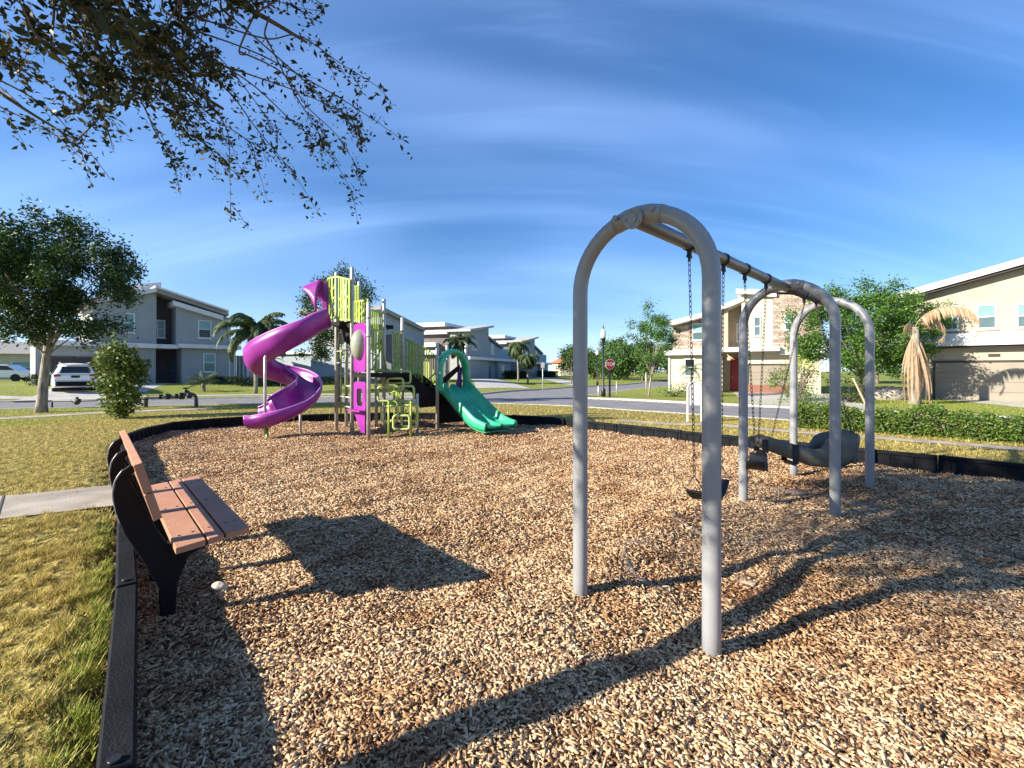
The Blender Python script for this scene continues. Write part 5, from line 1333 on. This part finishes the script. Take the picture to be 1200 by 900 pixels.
    while len(cen) < 165:
        p = np.array([bx, by+.3, 5.6])+rnd_unit(1)[0]*np.array([3.6,3.3,2.3])*random.uniform(.35, 1)
        Yc = p[1]
        if p[2] < 3.2: continue
        if Yc > .2:
            px = 600+p[0]/Yc*FPX; py = HZ-(p[2]-EYE)/Yc*FPX
            if px > -140 and py > -150: continue
        cen.append(p)
    cen += [np.array(c) for c in ((-1.5,1.8,3.8), (-2.2,1.5,4.1), (-1.9,1.95,4.4), (-2.7,1.3,4.5), (-1.15,2.1,3.75), (-2.4,1.8,4.8), (-1.0,2.4,4.2))]  # extra unseen clumps, added to dapple the near arch
    cen += [np.array([random.uniform(-3.2,-1.2), random.uniform(.6,2.2), random.uniform(3.7,5.2)]) for _ in range(34)]  # more unseen clumps, added for the same dappled shade
    for _ in range(38):   # unseen leaf clumps added on the sun's path to shade the near arch
        q = np.array([random.uniform(.35,1.2), random.uniform(2.35,3.15), random.uniform(1.5,2.5)]); zc = random.uniform(3.75, 5.6)
        cen.append(q+np.array([-1.953,-.789,1.0])*(zc-q[2])+rng.normal(0, .12, 3))
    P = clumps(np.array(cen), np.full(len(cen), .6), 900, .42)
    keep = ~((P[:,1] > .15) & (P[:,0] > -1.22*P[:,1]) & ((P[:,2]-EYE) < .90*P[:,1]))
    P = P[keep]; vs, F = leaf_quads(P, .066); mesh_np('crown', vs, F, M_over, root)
overhang()

# fallen leaves
def litter():
    n = 900; x = rng.uniform(-6, 8, n); y = rng.uniform(1.3, 11, n); z = np.where(poly_sd(x, y, BORDER) > 0, mulch_z(x, y)+.022, ground_z(x, y)+.02)
    k = (np.abs(poly_sd(x, y, BORDER)) > .12) & (rng.uniform(0, 1, n) < .25+.75*np.exp(-((x-3)**2+(y-4)**2)/14)); P = np.stack([x, y, z], 1)[k]
    vs, F = leaf_quads(P, .045, up=2.5, aspect=.45)
    tag(mesh_np('fallen_leaves', vs, F, leafmat('litter', [(.12,.06,.03), (.25,.14,.07), (.40,.27,.14)])), 'dry brown leaves scattered over the chips', 'leaves', kind='stuff')
litter()
# ------------------------------------------------------------------ white car on the driveway
def suv():
    cx, cy = -25.0, 26.15; g_ = gz(cx, cy); fwd = V(-.722,.692,0); rt = V(.692,.722,0)
    root = empty('parked_car', (cx, cy, g_), 0, 'white sport utility vehicle parked nose-in on the driveway of the grey house', 'car')
    def P(x, y, z): return V(cx, cy, g_)+rt*x+fwd*y+V(0,0,z)
    # body: stations along the length, each a closed section
    def section(y, wb, zb, zs, ws, zr, wr):
        return [P(-wb,y,zb), P(-wb-.02,y,(zb+zs)/2), P(-ws,y,zs), P(-wr-.02,y,zr-.1), P(-wr+.1,y,zr), P(0,y,zr+.025), P(wr-.1,y,zr), P(wr+.02,y,zr-.1), P(ws,y,zs), P(wb+.02,y,(zb+zs)/2), P(wb,y,zb), P(0,y,zb)]
    S = [(0,.84,.42,.98,.86,1.05,.84), (.06,.90,.34,1.02,.90,1.22,.78), (.25,.93,.30,1.04,.92,1.56,.66), (.7,.94,.28,1.05,.93,1.68,.66), (1.6,.94,.26,1.04,.93,1.71,.68), (2.6,.94,.26,1.03,.93,1.69,.67), (3.3,.93,.27,1.02,.92,1.45,.68), (3.75,.93,.28,1.01,.91,1.10,.84), (4.4,.90,.30,.95,.86,1.0,.80), (4.62,.80,.38,.80,.78,.86,.72)]
    mb = MB(); rows = [section(*s) for s in S]; rows = [r+[r[0]] for r in rows]; mb.grid(rows); n = 12
    mb.add(rows[0][:-1], [tuple(range(n))], False); mb.add(rows[-1][:-1], [tuple(reversed(range(n)))], False)
    body = mb.build('body', M_carw, root)
    mb = MB(); mb.prism([P(-.64,.045,1.13), P(.64,.045,1.13), P(.55,.205,1.50), P(-.55,.205,1.50)], -fwd*.03+V(0,0,.01)); mb.build('rear_window', M_glassd, root, bevel=.01)
    for sg in (-1, 1):
        mb = MB(); mb.prism([P(sg*.90,-.01,1.10), P(sg*.58,-.02,1.05), P(sg*.60,-.02,.95), P(sg*.90,-.0,.92)], fwd*.10); mb.build('tail_light', M_tail, root, bevel=.01)
        mb = MB(); mb.prism([P(sg*.94,.35,1.10), P(sg*.94,3.0,1.08), P(sg*.75,2.75,1.55), P(sg*.73,.6,1.55)], rt*sg*-.02); mb.build('side_window', M_glassd, root)
        mb = MB(); mb.tube([P(sg*.60,.5,1.70), P(sg*.60,.7,1.75), P(sg*.61,2.3,1.76), P(sg*.61,2.5,1.71)], .018, 6); mb.build('roof_rail', M_rim, root)
        mb = MB(); mb.obox(P(sg*1.02,2.75,1.12), rt*.10, fwd*.05, V(0,0,.07)); mb.build('mirror', M_carw, root, bevel=.03)
        for y in (.85, 3.65):
            c = P(sg*.83, y, .35); mb = MB(); mb.tube([c-rt*.11, c-rt*.10, c+rt*.10, c+rt*.11], [.32,.35,.35,.32], 20); wl = mb.build('wheel', M_tyre, root)
            mb = MB(); mb.tube([c+rt*sg*.10, c+rt*sg*.125], .21, 16); mb.build('rim', M_rim, wl)
    mb = MB(); mb.obox(P(0,-.03,.52), rt*.80, fwd*.05, V(0,0,.13)); mb.build('bumper', M_black, root, bevel=.03)
    mb = MB(); mb.obox(P(0,-.02,.93), rt*.18, fwd*.02, V(0,0,.06)); mb.build('license_plate', M_glassd, root)
    mb = MB(); mb.obox(P(0,-.015,1.035), rt*.60, fwd*.02, V(0,0,.018)); mb.obox(P(0,-.012,.70), rt*.82, fwd*.02, V(0,0,.012)); mb.build('trim_strip', M_rim, root)
    mb = MB(); mb.obox(P(0,.22,1.64), rt*.52, fwd*.16, V(0,0,.015)); mb.build('roof_spoiler', M_carw, root, bevel=.01)
suv()
# distant white pickup at the far left
def far_car():
    cx, cy = -46.5, 41.5; g_ = gz(cx, cy); fwd = V(.92,.39,0); rt = V(.39,-.92,0); root = empty('parked_car', (cx, cy, g_), 0, 'distant white car at the far left edge beyond the oak trunk', 'car')
    P = lambda x, y, z: V(cx, cy, g_)+fwd*x+rt*y+V(0,0,z); mb = MB()
    pr = [(-2.3,.35), (2.3,.35), (2.35,.8), (1.6,.98), (.9,1.5), (-1.0,1.52), (-1.7,1.02), (-2.3,.9)]
    mb.prism([P(x,-.88,z) for x, z in pr], rt*1.76); mb.build('body', M_carw, root, bevel=.06)
    mb = MB(); mb.prism([P(x,.885,z) for x, z in ((-1.5,1.02),(1.35,1.02),(.82,1.42),(-.95,1.44))], rt*.02); mb.build('side_window', M_glassd, root)
    for x in (-1.4, 1.4):
        for y in (-.8,.8):
            mb = MB(); mb.tube([P(x,y-.1,.33), P(x,y+.1,.33)], .34, 16); mb.build('wheel', M_tyre, root)
far_car()

# ------------------------------------------------------------------ lamps, signs, poles
def street_lamp(x, y, h, label):
    z = gz(x, y); root = empty('street_lamp', (x, y, z), 0, label, 'street lamp', 'street lamps')
    mb = MB(); mb.tube([(x,y,z-.1), (x,y,z+.35), (x,y,z+.42), (x,y,z+.5), (x,y,z+h-.75)], [.13,.12,.10,.055,.045], 12); mb.tube([(x,y,z+h-.78), (x,y,z+h-.60), (x,y,z+h-.55)], [.05,.13,.14], 12); mb.build('pole', M_blackm, root)
    mb = MB(); mb.tube([(x,y,z+h-.55), (x,y,z+h-.40), (x,y,z+h-.15), (x,y,z+h-.02)], [.11,.15,.12,.05], 14); mb.build('globe', mat('lamp_glass', (.75,.75,.72), .15, spec=.8), root)
    mb = MB(); mb.tube([(x,y,z+h-.04), (x,y,z+h), (x,y,z+h+.10), (x,y,z+h+.2)], [.07,.05,.02,.006], 10); mb.build('finial', M_blackm, root)
street_lamp(at(707,467,25).x, 25.0, 3.75, 'black street lamp with a clear globe beside the stop sign')
street_lamp(at(700,455,46).x, 46.0, 3.6, 'small distant black street lamp left of the stop sign')
def stop_sign():
    x, y = at(714.5,466,24.6).x, 24.6; z = gz(x, y); root = empty('stop_sign', (x, y, z), 0, 'red octagonal stop sign on a dark post next to the street lamp', 'sign')
    mb = MB(); mb.box((x-.05,y-.03,z-.1), (x+.05,y+.03,z+1.5)); mb.tube([(x,y,z+1.4), (x,y,z+2.1)], .03, 8); mb.build('post', M_blackm, root)
    c = V(x, y-.06, z+1.76); d = V(.93,-.36,0)*1; d = V(.96,.28,0)
    nrm = V(d.y,-d.x,0).normalized(); d.normalize()
    def octo(r, o): return [c+d*(r*math.cos(R(22.5+45*k)))+V(0,0,r*math.sin(R(22.5+45*k)))+nrm*o for k in range(8)]
    mb = MB(); mb.prism(octo(.30, 0), nrm*.006); p = mb.build('sign_plate', M_white, root)
    mb = MB(); mb.prism(octo(.278, .0075), nrm*.003); mb.build('red_field', M_signr, p)
    cu_ = bpy.data.curves.new('t', 'FONT'); cu_.body = 'STOP'; cu_.size = .25; cu_.align_x = 'CENTER'; cu_.align_y = 'CENTER'; cu_.extrude = .002; cu_.offset = .004
    to = bpy.data.objects.new('t', cu_); COL.objects.link(to); bpy.context.view_layer.update(); me = bpy.data.meshes.new_from_object(to.evaluated_get(bpy.context.evaluated_depsgraph_get()))
    bpy.data.objects.remove(to); M = Matrix((( d.x, 0, nrm.x, 0), (d.y, 0, nrm.y, 0), (0, 1, 0, 0), (0,0,0,1))); me.transform(Matrix.Translation(c+nrm*.013) @ M); me.materials.clear(); me.materials.append(M_white)
    o = bpy.data.objects.new('lettering', me); COL.objects.link(o); adopt(o, p)
stop_sign()
def pole_sign(px, Y, py0, label, plate=None, r=.03):
    p = at(px, py0, Y); z = gz(p.x, Y); root = empty('sign_pole', (p.x, Y, z), 0, label, 'pole'); mb = MB(); mb.tube([(p.x,Y,z-.1), (p.x,Y,p.z)], r, 8); mb.build('post', M_post, root)
    mb = MB(); mb.tube([(p.x,Y,p.z), (p.x,Y,p.z+.03)], [r*1.3, r*.9], 8); mb.build('cap', M_post, root)
    if plate:
        mb = MB(); mb.obox((p.x, Y-.05, p.z-plate/2), (plate*.35,0,0), (0,.008,0), (0,0,plate/2)); mb.build('sign_plate', M_post, root, bevel=.01)
pole_sign(636, 31, 425, 'thin grey sign pole standing by the side street corner', .35)
pole_sign(701.5, 26, 453, 'short pale marker post left of the street lamp', None, .05)
pole_sign(757, 34, 437, 'thin pale post in the grass beyond the young tree', None, .04)
pole_sign(722.5, 27, 447, 'short pale post right of the stop sign', None, .03)
# white arched board on two legs
def white_board():
    Y = 12.6; c = at(814,498,Y); z = gz(c.x, Y); root = empty('sign_board', (c.x, Y, z), 0, 'small white arched board on two white legs by the footpath', 'sign')
    w_ = (823-805)/FPX*Y; x0, x1 = c.x-w_/2, c.x+w_/2; top = at(814,447,Y).z; low = at(814,475,Y).z
    for x in (x0+.02, x1-.02): mb = MB(); mb.box((x-.022,Y-.02,z-.1), (x+.022,Y+.02,top-.15)); mb.build('leg', M_trim, root, bevel=.004)
    pts = [V(x0+.035,Y-.008,low), V(x1-.035,Y-.008,low), V(x1-.035,Y-.008,top-.18)]+[V(c.x+(w_/2-.035)*math.cos(a), Y-.008, top-.18+.15*math.sin(a)) for a in np.linspace(.2, math.pi-.2, 9)]+[V(x0+.035,Y-.008,top-.18)]
    mb = MB(); mb.prism(pts, V(0,.016,0)); mb.build('panel', M_trim, root)
    mb = MB(); mb.tube([V(x0+.02,Y,top-.2)]+[V(c.x+(w_/2-.02)*math.cos(a), Y, top-.18+.17*math.sin(a)) for a in np.linspace(math.pi-.1, .1, 9)]+[V(x1-.02,Y,top-.2)], .022, 8); mb.build('arch_frame', M_trim, root)
white_board()
# water tower beyond the treeline
def water_tower():
    Y = 300; c = at(719,415,Y); root = empty('water_tower', (c.x, Y, 0), 0, 'distant white and blue water tower above the treeline', 'tower'); w_ = 8/FPX*Y*1.05
    mb = MB(); mb.ball((c.x, Y, c.z), 1, 24, 10, (w_,w_,2.4)); t_ = mb.build('tank', M_white, root)
    mb = MB(); mb.tube([(c.x,Y,c.z-.9), (c.x,Y,c.z-.05)], [w_*.96, w_*1.003], 32, cap=False); mb.build('blue_band', M_skyblue, t_)
    mb = MB(); mb.tube([(c.x,Y,-2), (c.x,Y,c.z-1.6)], 1.4, 16); mb.build('column', M_white, root)
water_tower()
# backflow pipes on the verge
def pipes():
    Y = 17.6; a = at(61,470,Y); b = at(118,470,Y); z = gz(a.x, Y); root = empty('valve_pipe', (a.x, Y, z), 0, 'low thin dark pipe with a valve standing in the grass before the white car', 'pipe')
    mb = MB(); mb.tube([(a.x,Y,z-.1), (a.x,Y,a.z-.04), (a.x+.04,Y,a.z), (b.x,Y,a.z+.02), (b.x+.04,Y,a.z-.02), (b.x+.04,Y,z-.1)], .032, 10); mb.build('pipe', M_pipe, root)
    c = at(90,470,Y); mb = MB(); mb.tube([(c.x-.18,Y,a.z+.01), (c.x-.08,Y,a.z+.01), (c.x+.1,Y,a.z+.01), (c.x+.16,Y,a.z+.01)], [.06,.09,.09,.05], 10); mb.tube([(c.x,Y,a.z), (c.x,Y,a.z+.16)], .05, 8); mb.ball((c.x,Y,a.z-.05), .10, 10, 8); mb.build('valve', M_pipe, root)
    Y = 17.9; a = at(178,463,Y); b = at(228,463,Y); z = gz(b.x, Y); root = empty('valve_pipe', (b.x, Y, z), 0, 'thick lumpy dark backflow pipe right of the round shrub', 'pipe')
    mb = MB(); zt = a.z; mb.tube(smooth_path([V(b.x+.06,Y,z-.1), V(b.x+.06,Y,zt-.2), V(b.x,Y,zt-.02), V(b.x-.25,Y,zt+.06), V(b.x-.7,Y,zt-.06), V(a.x,Y,zt-.08), V(a.x-.2,Y,zt-.1), V(a.x-.24,Y,z-.1)], 4), .065, 10); mb.build('pipe', M_pipe, root)
    mb = MB()
    for f, r in ((.12,.11), (.3,.14), (.42,.10), (.62,.12), (.8,.10)):
        q = V(b.x+(a.x-b.x)*f, Y, zt-.02-.05*f); mb.tube([q-V(.05,0,0), q+V(.05,0,0)], r, 10)
    q = V(b.x-.35,Y,zt); mb.tube([q, q+V(0,0,.26)], .03, 8); mb.tube([q+V(-.1,0,.27), q+V(.1,0,.27)], .03, 8); mb.ball(tuple(q+V(.05,0,.12)), .09, 8, 6); mb.build('valve', M_pipe, root)
    mb = MB(); mb.tube([(b.x+.06,Y,z-.02), (b.x+.06,Y,z+.03)], .12, 10); mb.build('flange', M_pipe, root)
pipes()
# rock by the bench, worn ground fabric under the swings
def lump(name, c, r, sc, m, label, cat, seed=0):
    rr = random.Random(seed); mb = MB(); mb.ball(c, r, 12, 8, sc); ph = [rr.uniform(0,6) for _ in range(6)]
    mb.v = [tuple(Vector(c)+(Vector(v)-Vector(c))*(1+.18*math.sin(v[0]*60+ph[0])+.15*math.sin(v[1]*75+ph[1])+.12*math.sin(v[2]*90+ph[2]))) for v in mb.v]
    return tag(mb.build(name, m), label, cat)
q = gp(258,692,.02); lump('rock', (q.x, q.y, mz(q.x,q.y)+.030), .055, (1,.7,.55), M_rock, 'pale stone lying on the wood chips in front of the bench', 'rock', 3)
def worn(pts, w_, label, seed):
    rr = random.Random(seed); P = smooth_path([gp(x, y, 0) for x, y in pts], 8); rows = []
    for i, p in enumerate(P):
        t = (P[min(i+1, len(P)-1)]-P[max(i-1, 0)]).normalized(); s = V(-t.y, t.x, 0); row = []; ww = w_*(.35+.65*math.sin(math.pi*(i+.5)/len(P)))*rr.uniform(.7,1.25)
        for k in range(7):
            f = k/3-1; q = p+s*(f*ww); hh = .004*(1-f*f)+.008*math.sin(i*1.3+k*2.1)*(1-abs(f))+rr.uniform(-.008,.008); row.append(V(q.x, q.y, mz(q.x, q.y)+.012+hh-.03*abs(f)**3))
        rows.append(row)
    mb = MB(); mb.grid(rows); o = mb.build('ground_fabric', M_fabric, solid=.004); tag(o, label, 'ground fabric', 'patches of worn ground fabric showing through the chips')
worn([(733,640), (732,655), (745,672), (770,684), (785,690)], .06, 'curled strip of worn fabric in the chips left of the front leg', 1)
worn([(735,641), (750,638), (772,640)], .05, 'short worn fabric strip curling near the first swing', 2)
worn([(788,602), (792,612), (806,622), (822,628)], .05, 'small worn fabric curl under the nearest belt swing', 5)
worn([(985,578), (1005,588), (1030,597), (1056,606)], .09, 'widest grey torn fabric patch right of the middle arch leg', 3)
worn([(890,566), (925,570), (960,572)], .10, 'long pale fabric patch behind the second belt swing', 4)
worn([(860,668), (876,674), (886,678)], .05, 'faint pale fabric patch right of the front leg', 6)
# timber stake leaning by the hedge
def stake():
    a, b = at(1000,443,16.5), V(0,0,0); z = gz(12.9, 16.0); b = at(1021,492,16.0); b.z = z-.05; root = empty('tree_stake', b.to_tuple(), 0, 'pale leaning timber stake behind the far swing arch', 'stake')
    mb = MB(); mb.bar(a, b, .09, .045); mb.build('plank', M_stake, root, bevel=.004)
    mb = MB(); mb.tube(smooth_path([a.lerp(b,.55)+V(.03,-.05,0), a.lerp(b,.75)+V(.12,-.05,-.05), a.lerp(b,.95)+V(.2,-.05,.1)], 4), .012, 6); mb.build('cord', M_blackm, root)
stake()
# pale boulders near the dead palm
def boulder(px, py, Y, w_, h_, label, seed):
    p = at(px, py, Y); z = gz(p.x, Y); c = V(p.x, Y, z+h_*.3); rr = random.Random(seed); mb = MB(); mb.ball(c, 1, 14, 9, (w_,w_*.6,h_*.75))
    mb.v = [tuple(Vector(c)+(Vector(v)-c)*(1+.07*math.sin(v[0]*4+seed)+.06*math.sin(v[2]*9+v[1]*5))) for v in mb.v]
    tag(mb.build('boulder', mat('boulder', (.46,.41,.34), .9, (.36,.32,.27), 2, .5, 12)), label, 'boulder')
boulder(1041, 458, 22.5, 1.0, .62, 'large pale boulder left of the dead palm', 2)
